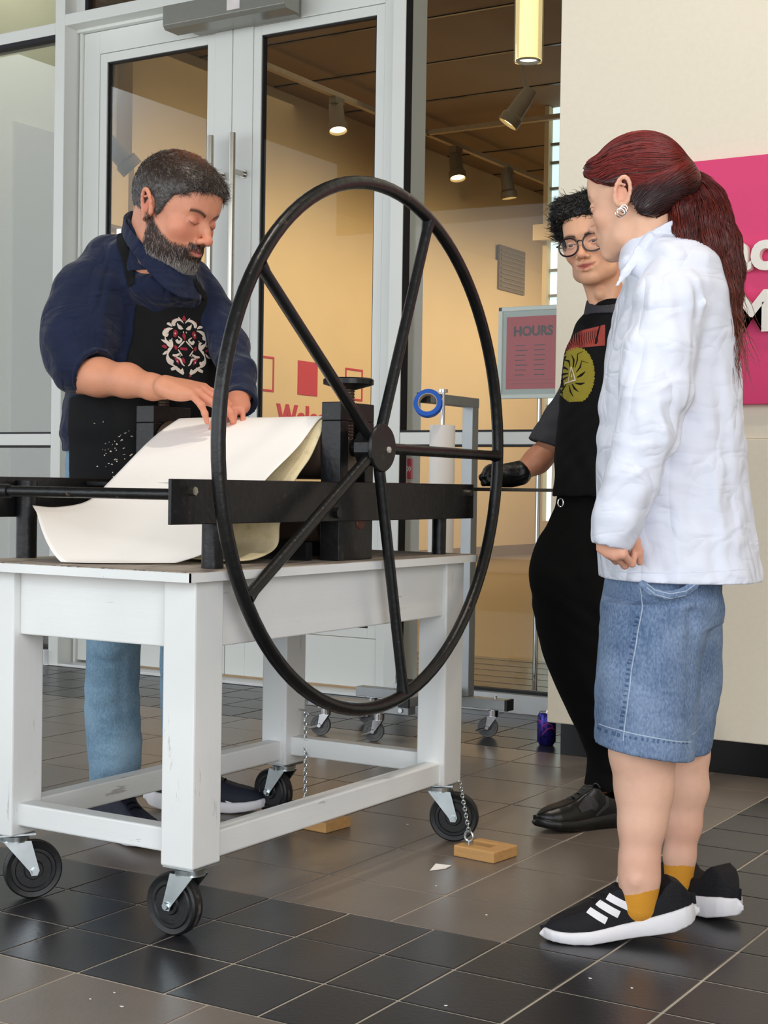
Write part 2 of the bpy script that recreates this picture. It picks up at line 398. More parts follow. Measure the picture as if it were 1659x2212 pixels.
st = MB().box((-5.16, 5.42, 0), (-3.30, 5.62, .012)).build('trim_4', M['sill'], bevel=.003); structure(st, 'metal door threshold')

def leaf(name, x0, x1, gx0, gx1, ztop, gz0, gz1, label, mid):
    root = MB().box((x0, YD, .022), (gx0-.045, YD+.045, ztop)).box((gx1+.045, YD, .022), (x1, YD+.045, ztop)).build(name, M['alu'], bevel=.0025)
    structure(root, label)
    MB().box((gx0-.045, YD, gz1+.045), (gx1+.045, YD+.045, ztop)).build('top_rail', M['alu'], root, bevel=.0025)
    MB().box((gx0-.045, YD, .022), (gx1+.045, YD+.045, gz0-.045)).build('bottom_rail', M['alu'], root, bevel=.0025)
    b = MB(); e = .043
    b.box((gx0-e, YD+.004, gz0-e), (gx0, YD+.03, gz1+e)).box((gx1, YD+.004, gz0-e), (gx1+e, YD+.03, gz1+e))
    b.box((gx0, YD+.004, gz1), (gx1, YD+.03, gz1+e)).box((gx0, YD+.004, gz0-e), (gx1, YD+.03, gz0))
    b.build('glazing_bead', M['alu'], root, bevel=.002)
    b = MB(); e = .007
    b.box((gx0, YD+.012, gz0), (gx0+e, YD+.04, gz1)).box((gx1-e, YD+.012, gz0), (gx1, YD+.04, gz1))
    b.box((gx0, YD+.012, gz1-e), (gx1, YD+.04, gz1)).box((gx0, YD+.012, gz0), (gx1, YD+.04, gz0+e))
    b.build('gasket', M['gasket'], root)
    MB().box((gx0, YD+.018, gz0), (gx1, YD+.024, gz1)).build('glass_pane', M['glass'], root)
    return root
d1 = leaf('door_1', -5.134, -4.231, -4.989, -4.375, 3.078, .28, 2.925, 'left leaf of the tall glazed double door', 1)
d2 = leaf('door_2', -4.226, -3.312, -4.068, -3.457, 3.078, .28, 2.925, 'right leaf of the tall glazed double door', 1)
for root, x in ((d1, -4.278), (d2, -4.154)):
    h = MB().cyl((x, 5.44, .62), (x, 5.44, 2.476), .0155, n=20).build('handle', M['steel'], root, smooth=True)
    for z in (.80, 2.306):
        MB().cyl((x, 5.44, z), (x, YD+.002, z), .0125, n=16).cyl((x, YD-.006, z), (x, YD+.002, z), .02, n=16).build('standoff', M['steel'], h, smooth=True)

def window(name, x0, x1, label, rail_mid, z_top_rail, bottom):
    root = MB().box((x0, YF, rail_mid[0]), (x1, 5.56, rail_mid[1])).build(name, M['alu'], bevel=.003)
    structure(root, label)
    if bottom: MB().box((x0, 5.395, 0), (x1, 5.56, bottom)).build('bottom_rail', M['sill'], root, bevel=.003)
    g = MB()
    for z in (rail_mid[0]-.009, rail_mid[1]): g.box((x0, YF+.004, z), (x1, YG, z+.009))
    if bottom: g.box((x0, YF+.01, bottom), (x1, YG, bottom+.012))
    if z_top_rail:
        MB().box((x0, YF, z_top_rail[0]), (x1, 5.56, z_top_rail[1])).build('top_rail', M['alu'], root, bevel=.003)
        g.box((x0, YF+.004, z_top_rail[0]-.02), (x1, YG, z_top_rail[0]))
    g.build('gasket', M['gasket'], root)
    zs = [bottom or 0, rail_mid[0]], [rail_mid[1], (z_top_rail[0] if z_top_rail else 4.6)]
    for a, b in zs: MB().box((x0, YG, a), (x1, YG+.006, b)).build('glass_pane', M['glass'], root)
    if z_top_rail: MB().box((x0, YG, z_top_rail[1]), (x1, YG+.006, 4.6)).build('glass_pane', M['glass'], root)
    return root
window('window_1', -7.2, -5.222, 'glazed sidelight left of the doors', (1.071, 1.128), (3.062, 3.118), .075)
window('window_2', -3.241, -1.9, 'tall glazed panel right of the doors', (1.073, 1.124), None, .075)
w3 = MB().box((-5.159, 5.52, 3.15), (-3.305, 5.526, 4.6)).build('window_3', M['glass']); structure(w3, 'transom pane above the doors')
MB().box((-5.105, 5.50, 3.15), (-5.085, 5.53, 4.6)).build('gasket', M['gasket'], w3)
MB().box((-5.159, 5.50, 3.15), (-5.105, 5.53, 4.6)).build('frame', M['alu'], w3)
# head of the storefront, out of the frame
o = MB().box((-9.5, 5.42, 4.6), (3, 5.6, 5.4)).build('wall_front', M['wall']); structure(o)

# counter wall on the right ---------------------------------------
YW = 4.635
o = MB().box((-2.172, YW+.012, 1.065), (3.0, 5.395, 4.6)).build('wall_right', M['wall'], bevel=.004); structure(o, 'cream wall with magenta sign')
o2 = MB().box((-2.174, YW, .108), (3.0, 5.395, 1.065)).build('lower_wall', M['wall'], o, bevel=.004)
o = MB().box((-2.135, YW+.028, 0), (3.0, 5.39, .108)).build('baseboard_right', M['toekick']); structure(o)
# lobby enclosure out of sight
o = MB().box((-9.5, -3.3, 4.55), (3.0, 5.6, 4.75)).build('ceiling', M['ceiling']); structure(o)
o = MB().box((-9.5, -3.4, 3.75), (3.0, -3.3, 4.6)).box((-4.9, -3.42, 0), (-4.75, -3.28, 3.75)).box((-1.6, -3.42, 0), (-1.45, -3.28, 3.75)).build('facade_sky_mask', M['ceiling']); structure(o)  # unseen header and posts, added to mask sky reflections in the glass
o = MB().box((2.9, -3.3, 0), (3.05, 4.64, 4.6)).build('wall_side', M['wall']); structure(o)
o = MB().box((-9.5, 5.42, 0), (-7.2, 5.6, 4.6)).build('wall_left', M['wall']); structure(o)

# gallery behind the glass ----------------------------------------
o = MB().box((-9.6, 5.6, -.1), (-1.5, 7.12, -.001)).build('floor_gallery', M['gal_floor_dark']); structure(o, 'dark tiled strip of gallery floor inside the doors')
MB().box((-9.6, 7.12, -.1), (-1.5, 19.6, -.001)).build('polished_floor', M['gal_floor'], o)
gj = MB()
for y in np.arange(5.8, 7.1, .2035): gj.box((-6, y, -.002), (-2.2, y+.006, .0006))
gj.build('joint', M['gal_floor'], o)['kind'] = 'stuff'
o = MB().box((-9.25, 10.47, 0), (-9.1, 19.5, 3.875)).build('wall_gallery', M['gal_wall'], bevel=.003); structure(o, 'tan gallery wall with crimson lettering')
MB().box((-9.35, 10.47, 3.875), (-9.13, 19.5, 4.97)).box((-9.5, 5.6, 0), (-9.3, 10.47, 4.97)).build('upper_wall', M['gal_wall'], o)
MB().box((-9.3, 5.6, 3.2), (-9.16, 10.47, 3.875)).build('bulkhead', M['gal_wall'], o)
MB().box((-9.1, 10.47, 0), (-9.085, 19.5, .13)).build('base', M['gal_ceil'], o)
o = MB().box((-9.6, 19.3, 0), (-1.4, 19.5, 5)).build('wall_far', M['gal_wall']); structure(o)
o = MB().box((-9.6, 5.6, 4.965), (-1.5, 19.6, 5.1)).build('ceiling_gallery', M['gal_ceil']); structure(o)
cj = MB()
for y in np.arange(6.5, 19, 1.22): cj.box((-9.1, y, 4.955), (-1.5, y+.035, 4.966))
cj.build('batten', M['toekick'], o)
o = MB().box((-1.6, 5.6, 0), (-1.5, 19.6, 5)).build('wall_inner', M['gal_wall']); structure(o)
# glowing strips in an added cross wall, brightness put into the material
YB = 14.6; xw = onY(1180, 600, YB)[0]; zz_ = lambda y: onY(1192, y, YB)[2]
wf = MB().box((xw-.05, YB, 0), (xw, YB+.25, 4.96)).box((xw-.12, YB-.1, zz_(520)), (xw+.35, YB+.25, zz_(486))).box((xw, YB, 0), (-1.6, YB+.2, .55)).box((xw+1.2, YB, 0), (-1.6, YB+.2, 4.96)).build('added_cross_wall', M['gal_wall']); structure(wf, 'added gallery cross wall with glowing strips')
wg = MB().box((xw, YB+.1, zz_(486)), (xw+1.2, YB+.14, 4.96)).build('glow_strip', M['bright_strip']); structure(wg, 'glowing strip at the added gallery cross wall')
MB().box((xw, YB+.1, .55), (xw+1.2, YB+.14, zz_(520))).build('lower_strip', M['bright_strip'], wg)
wb = MB()
for y in (312, 352, 408, 452, 585, 640, 700, 790, 880, 980): wb.box((xw, YB+.06, zz_(y)), (xw+1.2, YB+.15, zz_(y)+.03))
wb.build('mullion', M['alu_dark'], wg)
# crimson graphics on the gallery wall
Xg = -9.1
def sign_frame(y0, y1, z0, z1, filled):
    if filled: b = MB().box((Xg, y0, z0), (Xg+.006, y1, z1))
    else:
        t = .022; b = MB().box((Xg, y0, z0), (Xg+.006, y1, z0+t)).box((Xg, y0, z1-t), (Xg+.006, y1, z1)).box((Xg, y0, z0+t), (Xg+.006, y0+t, z1-t)).box((Xg, y1-t, z0+t), (Xg+.006, y1, z1-t))
    return b.build('wall_square', M['crimson'])
tag(sign_frame(13.10, 13.47, 1.848, 2.208, True), 'solid crimson square on tan gallery wall above the greeting', 'wall graphic')
tag(sign_frame(12.28, 12.67, 1.846, 2.206, False), 'outlined square seen at left edge of the right door pane', 'wall graphic')
tag(sign_frame(14.02, 14.38, 1.846, 2.2, False), 'outlined square behind the press screw on tan wall', 'wall graphic')
t = text('greeting_letters', 'Welcome', .335, .004, M['crimson'], frame_mat((Xg+.004, 12.74, 1.492), (0, 1, 0), (0, 0, 1)), bold=.014)
tag(t, 'crimson word Welcome on the tan gallery wall behind the glass', 'lettering')
o = MB().box((Xg, 17.64, 3.50), (Xg+.03, 18.4, 4.08)).build('wall_vent', M['vent'])
tag(o, 'square vent grille high on the tan gallery wall', 'vent')
vb = MB()
for i in range(9): vb.box((Xg+.03, 17.68, 3.54+.058*i), (Xg+.045, 18.36, 3.56+.058*i))
vb.build('grille', M['trackhead'], o)
# track lighting
ZT = 4.80
XT = onZ(570, 140, ZT)[0]
tr = MB().box((XT-.03, 7, ZT-.025), (XT+.03, 18.9, ZT+.025)).build('track_rail', M['track'])
tag(tr, 'long lighting track running along the gallery wall', 'light track')
pt = onZ(915, 288, ZT)
tr2 = MB().box((XT, pt[1]-.03, ZT-.025), (-2.0, pt[1]+.03, ZT+.025)).build('track_rail', M['track'])
tag(tr2, 'lighting track crossing the gallery ceiling to the right', 'light track')
def track_head(px, py, X, label, tilt=(.25, -.2), up=0.):
    p = onX(px, py, X); e = empty('track_spotlight', (X, p[1], ZT-.03))
    tag(e, label, 'spotlight', 'track spotlights in the gallery')
    d = Vector((tilt[0], tilt[1], -1)).normalized(); c = Vector((X, p[1], p[2]))
    s = 1.0
    MB().lathe([(0, -.17*s), (.06*s, -.17*s), (.075*s, -.05*s), (.08*s, .1*s), (.1*s, .12*s), (.1*s, .2*s), (.088*s, .2*s), (.085*s, .17*s)], c, d, 18).build('lamp_head', M['trackhead'], e, smooth=True)
    MB().lathe([(0, .172*s), (.084*s, .172*s)], c, d, 16).build('lens', M['warmlamp'], e)
    MB().cyl(c-d*.1, (X, p[1], ZT), .02, n=10).cyl((X, p[1], ZT-.03), (X, p[1], ZT+up), .012, n=10).box((X-.04, p[1]-.08, ZT-.09), (X+.04, p[1]+.08, ZT-.026)).build('stem', M['trackhead'], e)
    adopt(e)
track_head(727, 245, XT, 'spotlight head on the track seen through the right door pane')
track_head(985, 352, XT, 'left spotlight head on the track behind the tall glass panel')
track_head(1096, 393, XT, 'right spotlight head on the track near the glowing strips', (.1, .1))
th = track_head(1124, 228, -6.1, 'high spotlight head near the hanging pendant lamp', (-.6, -.3), .17)
track_head(250, 325, XT, 'spotlight head seen behind the bearded man through the left door', (.6, .8))
# partition seen through the left sidelight
o = MB().box((-6.72, 5.6, 0), (-6.6, 7.05, 4.9)).build('wall_partition', M['partition']); structure(o, 'pale green partition behind the left sidelight')
pp = onX(27, 262, -6.6)
MB().box((-6.6, pp[1], 0), (-6.585, 7.05, pp[2])).build('panel', M['partition2'], o)

# magenta sign -----------------------------------------------------
sg = MB().box((-1.80, YW-.022, 1.172), (-.6, YW+.012, 1.946)).build('wall_sign', M['pink'], bevel=.002)
tag(sg, 'magenta sign panel with raised white letters on the cream wall', 'sign')
mw = lambda x, z: frame_mat((x, YW-.04, z), (1, 0, 0), (0, 0, 1))
text('letters', 'ac', .175, .013, M['letter'], mw(-1.560, 1.590), sg, bold=.006)
text('letters', 'M', .172, .013, M['letter'], mw(-1.545, 1.400), sg, bold=.006)

# door operator -----------------------------------------------------
op = MB().prism([(5.33, 3.06), (5.33, 2.972), (5.345, 2.955), (5.44, 2.955), (5.44, 3.06)], lambda a, b, h: (h, a, b), -4.475, -3.80).build('door_operator', M['alu_dark'], bevel=.002)
tag(op, 'grey metal door operator box above the double doors', 'door operator')
MB().box((-4.42, 5.44, 2.97), (-3.85, YD, 3.05)).build('bracket', M['alu_dark'], op)
MB().box((-4.11, 5.328, 2.985), (-4.04, 5.33, 3.05)).build('label', M['label'], op)
# pendant ------------------------------------------------------------
pc = (-2.417, 4.9)
pe = empty('pendant_lamp', (pc[0], pc[1], 4.5)); tag(pe, 'glowing cream cylinder pendant lamp hanging by the glass front', 'pendant lamp')
MB().lathe([(.048, 2.435), (.048, 4.3), (0, 4.3)], (pc[0], pc[1], 0), n=32).build('lamp_shade', M['shade'], pe, smooth=True)
MB().lathe([(.052, 2.43), (.0525, 2.43), (.0525, 4.31), (.052, 4.31)], (pc[0], pc[1], 0), n=32, closed=True).build('diffuser_sleeve', glass('sleeve_acrylic', (.98, .95, .86), .6), pe, smooth=True)
MB().lathe([(.046, 2.434), (.040, 2.428), (.033, 2.436), (.030, 2.445)], (pc[0], pc[1], 0), n=32).build('bottom_ring', M['alu_dark'], pe, smooth=True)
MB().lathe([(0, 2.438), (.032, 2.438)], (pc[0], pc[1], 0), n=24).build('bulb', M['lamp'], pe)
MB().cyl((pc[0], pc[1], 4.3), (pc[0], pc[1], 4.55), .006, n=8).build('cord', M['gasket'], pe)
adopt(pe)

# hours sign behind the glass ----------------------------------------
he = empty('hours_sign', (-2.75, 5.72, 0)); tag(he, 'framed red opening-hours sign on a steel pole behind the glass', 'sign stand')
YS = 5.70
a, b = onY(1080, 665, YS), onY(1085, 862, YS); x0, x1, z0, z1 = -2.925, -2.58, b[2], a[2]
fb = MB(); t = .018
fb.box((x0, YS-.012, z0), (x0+t, YS+.012, z1)).box((x1-t, YS-.012, z0), (x1, YS+.012, z1)).box((x0, YS-.012, z1-t), (x1, YS+.012, z1)).box((x0, YS-.012, z0), (x1, YS+.012, z0+t))
fb.build('sign_frame', M['alu'], he, bevel=.002)
MB().box((x0+t, YS-.002, z0+t), (x1-t, YS+.004, z1-t)).build('mat_board', mat('mat_board', (196, 204, 200), .7, var=.01), he)
rp = MB().box((x0+.036, YS-.004, z0+.04), (x1-.036, YS-.002, z1-.042)).build('poster', M['hours_red'], he)
text('heading', 'HOURS', .055, .0006, M['print_dark'], frame_mat((x0+.068, YS-.0046, z1-.122), (1, 0, 0), (0, 0, 1)), rp, bold=.0022)
lb = MB()
for i in range(7):
    z = z1-.165-.0205*i
    for xx, w in ((x0+.078, .045+.012*((i*5) % 3)/2), (x0+.165, .05+.01*((i*3) % 3)/2)): lb.box((xx, YS-.005, z), (xx+w, YS-.004, z+.0035))
for z in (z0+.062, z0+.078): lb.box((x0+.05, YS-.0046, z), (x1-.05, YS-.004, z+.001))
lo_ = lb.build('timetable_lines', M['print_dark'], rp); lo_['kind'] = 'stuff'
MB().cyl((-2.742, 5.72, .02), (-2.742, 5.72, z0+.01), .0105, n=14).cyl((-2.742, 5.72, .62), (-2.742, 5.72, .66), .0135, n=14).build('pole', M['chrome'], he, smooth=True)
MB().lathe([(0, .0), (.13, .0), (.13, .006), (.02, .022), (.014, .05)], (-2.742, 5.72, 0), n=28).build('base', M['chrome'], he, smooth=True)
adopt(he)
ar = MB().box((-3.335, 5.477, .93), (-3.300, 5.479, 1.016)).box((-3.335, 5.477, .83), (-3.300, 5.479, .915)).build('arrow_sticker', M['hours_red'])
for o_ in (ar,):
    o_.data.transform(Matrix.Translation((.085, .012, 0)))
tag(ar, 'small red arrow stickers low on the glass beside the roll stand', 'sticker')
text('arrows', '»', .05, .0003, M['label'], frame_mat((-3.246, 5.4885, .962), (1, 0, 0), (0, 0, 1)), ar)

# ================================================================== TABLE
tb = empty('work_table', (-2.11, 2.84, 0)); tag(tb, 'white painted wooden work table on four large black casters', 'table')
X0, X1, Y0, Y1 = -2.39, -1.826, 2.295, 3.385; LW, LD = .08, .09; ZB = .147; ZT0, ZT1 = .710, .729
def rough_box(a, b, name, m, parent, bevel=.003):
    return MB().box(a, b).build(name, m, parent, bevel=bevel)
legs = {}
for nm, (x, y) in dict(near=(X1-LW, Y0), left=(X0, Y0), right=(X1-LW, Y1-LD), back=(X0, Y1-LD)).items():
    legs[nm] = rough_box((x, y, ZB), (x+LW, y+LD, ZT0), 'leg', M['paint_z'], tb, .004)
rough_box((X0+LW, Y0+.018, .575), (X1-LW, Y0+.045, ZT0), 'apron', M['paint_x'], tb)
rough_box((X0+LW, Y1-.045, .575), (X1-LW, Y1-.018, ZT0), 'apron', M['paint_x'], tb)
rough_box((X1-.040, Y0+LD, .575), (X1-.012, Y1-LD, ZT0), 'apron', M['paint_y'], tb)
rough_box((X0+.012, Y0+LD, .575), (X0+.040, Y1-LD, ZT0), 'apron', M['paint_y'], tb)
rough_box((X0+LW-.03, Y0+.02, .168), (X1-LW+.002, Y0+.065, .216), 'stretcher', M['paint_x'], tb, .004)
rough_box((X0+LW-.03, Y1-.065, .172), (X1-LW+.002, Y1-.02, .222), 'stretcher', M['paint_x'], tb, .004)
rough_box((X1-.058, Y0+LD-.01, .152), (X1-.014, Y1-LD+.04, .206), 'stretcher', M['paint_y'], tb, .004)
rough_box((X0+.02, Y0+LD-.01, .160), (X0+.062, Y1-LD+.04, .212), 'stretcher', M['paint_y'], tb, .004)
tp = rough_box((-2.425, 2.255, ZT0), (-1.808, 3.415, ZT1), 'tabletop', M['tabletop'], tb, .003)
# painted edge band round the top
eb = MB(); t = .0015
eb.box((-2.427, 2.2535, ZT0-.001), (-1.8065, 2.2565, ZT1-.002)).box((-1.8095, 2.2535, ZT0-.001), (-1.8065, 3.4165, ZT1-.002))
eb.box((-2.427, 3.4135, ZT0-.001), (-1.8065, 3.4165, ZT1-.002)).box((-2.427, 2.2535, ZT0-.001), (-2.4235, 3.4165, ZT1-.002))
eb.build('edge_paint', M['paint_y'], tb)
def caster(cx, cy, ztop, yaw, r, w, parent, brake=False, mats=None, trail=.62):
    """yaw: direction (radians) in which the wheel trails; axle is horizontal and square to it"""
    dx, dy = math.cos(yaw), math.sin(yaw); ax, ay = -dy, dx
    wx, wy = cx+dx*r*trail, cy+dy*r*trail
    rub, tread, met = mats or (M['rubber'], M['rubber_tread'], M['zinc'])
    P = lambda a, b, z: (cx+dx*a+ax*b, cy+dy*a+ay*b, z)
    zf = 2*r+.004 if 2*r+.004 < ztop-.004 else ztop-.004
    b = MB()
    pw = r*.62
    b.add([P(-pw, -pw, ztop-.004), P(pw, -pw, ztop-.004), P(pw, pw, ztop-.004), P(-pw, pw, ztop-.004), P(-pw, -pw, ztop), P(pw, -pw, ztop), P(pw, pw, ztop), P(-pw, pw, ztop)],
          [(0, 1, 2, 3), (4, 5, 6, 7), (0, 1, 5, 4), (1, 2, 6, 5), (2, 3, 7, 6), (3, 0, 4, 7)])
    b.lathe([(0, zf), (r*.5, zf), (r*.52, ztop-.008), (r*.4, ztop-.004), (0, ztop-.004)], (cx, cy, 0), n=24)
    for sgn in (-1, 1):
        o_ = sgn*(w/2+.006)
        prof = [(-r*.42, zf-.001), (r*.5, zf-.001), (r*(trail+.17), r*1.0), (r*(trail+.1), r*.84), (r*(trail-.1), r*.84), (r*(trail-.17), r*1.0)]
        b.prism(prof, lambda a, bb, h: P(a, h, bb), o_-.0016, o_+.0016)
    b.lathe([(0, zf-.003), (r*.5, zf-.003), (r*.5, zf+.001), (0, zf+.001)], (cx, cy, 0), n=20)
    c = b.build('caster', met, parent, smooth=True, ang=30)
    wb = MB().lathe([(r*.18, -w*.5), (r*.30, -w*.5), (r*.34, -w*.36), (r*.60, -w*.36), (r*.64, -w*.44), (r*.74, -w*.44), (r*.78, -w*.36), (r*.86, -w*.40), (r*.93, -w*.44), (r*.985, -w*.34), (r, -w*.15),
                     (r, w*.15), (r*.985, w*.34), (r*.93, w*.44), (r*.86, w*.40), (r*.78, w*.36), (r*.74, w*.44), (r*.64, w*.44), (r*.60, w*.36), (r*.34, w*.36), (r*.30, w*.5), (r*.18, w*.5)], (wx, wy, r), (ax, ay, 0), 40, True)
    wh = wb.build('wheel', rub, c, smooth=True, ang=30)
    MB().lathe([(r*.99, -w*.2), (r*1.004, -w*.12), (r*1.004, w*.12), (r*.99, w*.2)], (wx, wy, r), (ax, ay, 0), 40, True).build('tread', tread, c, smooth=True)
    MB().lathe([(0, -w/2-.014), (.007, -w/2-.014), (.008, -w/2-.007), (.008, w/2+.007), (.007, w/2+.014), (0, w/2+.014)], (wx, wy, r), (ax, ay, 0), 6).build('axle_bolt', met, c)
    if brake:
        P2 = lambda a, b, z: (wx+dx*a+ax*b, wy+dy*a+ay*b, z)
        for sg_ in (-1, 1):
            MB().tube([P2(-.004, sg_*(w/2+.006), r*1.1), P2(.016, sg_*(w/2+.009), r*.86), P2(.040, sg_*(w/2+.012), r*.66)], [.006, .005, .0035], 8).build('brake_lever', M['chrome'], c, smooth=True)
    return c
R5 = .0625
caster(-1.866, 2.340, ZB, PI*1.0, R5, .036, tb)
caster(-2.350, 2.345, ZB, PI*.30, R5, .036, tb)
caster(-1.866, 3.345, ZB, PI*.12, R5, .036, tb)
caster(-2.350, 3.345, ZB, PI*.95, R5, .036, tb)
adopt(tb)

# ================================================================== PRESS
pr = empty('printing_press', (-2.11, 2.84, .729)); tag(pr, 'black iron etching press with a large spoked hand wheel', 'printing press')
ZP = .7295
for x0, x1, y0, y1 in ((-1.846, -1.838, 2.232, 3.452), (-2.428, -2.420, 2.22, 3.452)):
    s = 1 if x0 > -2 else -1
    b = MB().box((x0, y0, .819), (x1, y1, .907))
    rl = b.build('bed_rail', M['iron'], pr, bevel=.0015)
    for y in (2.29, 3.42):
        MB().lathe([(0, .012), (.009, .012), (.009, 0), (0, 0)], (x1 if s > 0 else x0, y, .884), (s, 0, 0), 6).build('bolt', M['steel'], rl)
    MB().lathe([(0, .012), (.012, .012), (.012, 0), (0, 0)], (x1 if s > 0 else x0, 2.80, .838), (s, 0, 0), 6).build('bolt', M['iron'], rl)
for x, y in ((-1.868, 2.40), (-1.868, 3.325), (-2.40, 2.42), (-2.40, 3.36)):
    b = MB().cyl((x, y, ZP), (x, y, .899), .0225 if y < 3 else .018, n=24)
    b.build('post', M['iron'], pr, smooth=True)
MB().cyl((-1.842, 2.25, .877), (-2.60, 2.25, .877), .011, n=16).cyl((-2.28, 2.25, .877), (-2.60, 2.25, .877), .0145, n=16).build('cross_rod', M['iron_edge'], pr, smooth=True)
# bed plate
bp_ = MB().box((-2.41, 2.62, .8895), (-1.858, 3.985, .8990)).build('bed_plate', M['iron'], pr, bevel=.001)
# uprights: slotted frames
for xa, xb in ((-1.900, -1.848), (-2.445-.0, -2.40+.01)):
    y0, y1 = 2.832, 2.974
    b = MB()
    b.box((xa, y0, ZP), (xb, y1, .905)).box((xa, y0, 1.045), (xb, y1, 1.087)).box((xa, y0, .905), (xb, y0+.034, 1.045)).box((xa, y1-.034, .905), (xb, y1, 1.045))
    u = b.build('upright', M['iron'], pr, bevel=.002)
    MB().box((xa+.004, y0+.036, .93), (xb-.004, y1-.036, 1.005)).build('bearing_block', M['roller'], u, bevel=.002)
    xm = (xa+xb)/2
    sc = MB().cyl((xm, 2.902, 1.005), (xm, 2.902, 1.122), .0135, n=16)
    for i in range(16): sc.lathe([(.0135, 0), (.0155, .0025), (.0135, .005)], (xm, 2.902, 1.01+i*.0068), n=16)
    s_ = sc.build('pressure_screw', M['roller'], pr, smooth=True)
    MB().lathe([(0, 1.118), (.018, 1.118), (.052, 1.128), (.058, 1.130), (.058, 1.141), (.054, 1.144), (0, 1.144)], (xm, 2.902, 0), n=36).build('screw_wheel', M['iron'], s_, smooth=True, ang=30)
MB().lathe([(0, .0), (.034, 0), (.034, .001), (.070, .001), (.070, .484), (.034, .484), (0, .484)], (-2.388, 2.900, .982), (1, 0, 0), 40).build('upper_roller', M['roller'], pr, smooth=True, ang=30)
MB().lathe([(0, .0), (.034, 0), (.034, .02), (.052, .02), (.052, .465), (.034, .465), (0, .484)], (-2.388, 2.900, .818), (1, 0, 0), 40).build('lower_roller', M['roller'], pr, smooth=True, ang=30)
b = MB()
for dy in (-.13, .10): b.box((-2.37, 2.915+dy, ZP), (-1.905, 2.915+dy+.025, .77))
b.build('base_bar', M['iron'], pr)
MB().lathe([(0, 0), (.017, 0), (.015, .003), (0, .003)], (-1.848, 2.92, .815), (1, 0, 0), 20).build('shaft_end', mat('rusty_steel', (92, 56, 44), .6, .5, var=.2), pr, smooth=True)
# hand wheel
WX, WY, WZ, WR = -1.785, 2.893, .985, .587
hw = MB().tube([(WX, WY+WR*math.cos(a), WZ+WR*math.sin(a)) for a in np.linspace(0, 2*PI, 97)[:-1]], .0148, 16, closed=True).build('hand_wheel', M['iron_edge'], pr, smooth=True)
for px, py in ((563, 575), (928, 472), (1075, 985), (535, 1290), (870, 1482)):
    p = onX(px, py, WX); a = math.atan2(p[2]-WZ, p[1]-WY)
    e = (WX, WY+(WR-.006)*math.cos(a), WZ+(WR-.006)*math.sin(a)); s0 = (WX-.004, WY+.035*math.cos(a), WZ+.035*math.sin(a))
    e2 = (WX, WY+(WR-.035)*math.cos(a), WZ+(WR-.035)*math.sin(a))
    MB().tube([s0, e2, e], [.0132, .0125, .017], 14).build('spoke', M['iron_edge'], hw, smooth=True)
b = MB()
b.lathe([(0, .0), (.052, 0), (.055, .003), (.055, .006), (.052, .010), (.02, .012), (0, .012)], (WX+.004, WY, WZ), (1, 0, 0), 36)
b.lathe([(0, .0), (.042, 0), (.042, .045), (0, .045)], (WX-.040, WY+.0, WZ), (1, 0, 0), 12)
b.build('hub', M['iron'], hw, smooth=True, ang=30)
MB().lathe([(0, .018), (.007, .016), (.008, .011), (0, .011)], (WX+.004, WY+.017, WZ-.004), (1, 0, 0), 14).build('grease_cap', mat('worn_bright_cap', (190, 182, 172), .4, .3), hw, smooth=True)
MB().cyl((-1.90, WY, WZ), (-1.80, WY, WZ), .02, n=20).build('axle', M['iron'], hw, smooth=True)
adopt(pr)

# sheet of paper and felt blanket over the upper roller ----------------
def catmull(P, t):
    P = np.array(P, float); n = len(P)-1; x = min(max(t*n, 0), n-1e-9); i = int(x); u = x-i
    p0 = P[max(i-1, 0)]; p1 = P[i]; p2 = P[i+1]; p3 = P[min(i+2, n)]
    return .5*((2*p1)+(-p0+p2)*u+(2*p0-5*p1+4*p2-p3)*u*u+(-p0+3*p1-3*p2+p3)*u**3)
arc = lambda r, a: (2.905+r*math.cos(math.radians(a)), .982+r*math.sin(math.radians(a)))
def sheet(name, right, left, xr, xl, m, nu=60, nv=30, th=.0008, wav=.0):
    # right / left: lists of (x, y, z)
    def fn(u, v):
        a = catmull(right, u); b = catmull(left, u); p = a*(1-v)+b*v
        s = math.sin(v*PI)
        return (p[0], p[1]+wav*math.sin(v*7+u*3)*u*s, p[2]+wav*.6*math.sin(v*5+2+u*4)*s*u)
    return MB().grid(fn, nu, nv).build(name, m, smooth=True, solid=th, ang=180)
rt = [(-1.925, *arc(.0745, 60)), (-1.925, *arc(.0750, 90)), (-1.926, *arc(.079, 125)), (-1.927, 2.777, .981), (-1.93, 2.665, .910), (-1.93, 2.545, .826), (-1.95, 2.50, .765), (-2.00, 2.46, .738)]
lt = [(-2.36, *arc(.0745, 60)), (-2.36, *arc(.0750, 90)), (-2.352, *arc(.078, 120)), (-2.345, 2.765, 1.000), (-2.335, 2.62, .905), (-2.325, 2.535, .856), (-2.325, 2.45, .840), (-2.315, 2.385, .842)]
def paper_fn(u, v):
    a = catmull(rt, u); b = catmull(lt, u); p = a*(1-v)+b*v
    w = max(0, (u-.62)/.38)
    sag = -.075*w*w*math.sin(min(1, v*1.12)*PI)*(1 if v < .9 else 1)
    return (p[0], p[1]-.11*w*w*math.sin(v*PI*.9), max(p[2]+sag+.004*math.sin(v*9+u*5)*u, .7325))
pp_ = MB().grid(paper_fn, 70, 40).build('paper_sheet', M['paper'], smooth=True, solid=.0007, ang=180)
tag(pp_, 'large curling white paper sheet draped over the press roller', 'paper')
rf = [(-1.905, *arc(.0720, 60)), (-1.905, *arc(.0725, 90)), (-1.905, *arc(.0745, 130)), (-1.905, 2.80, .965), (-1.905, 2.735, .905), (-1.905, 2.685, .82), (-1.905, 2.672, .765), (-1.91, 2.60, .740), (-1.93, 2.53, .7375)]
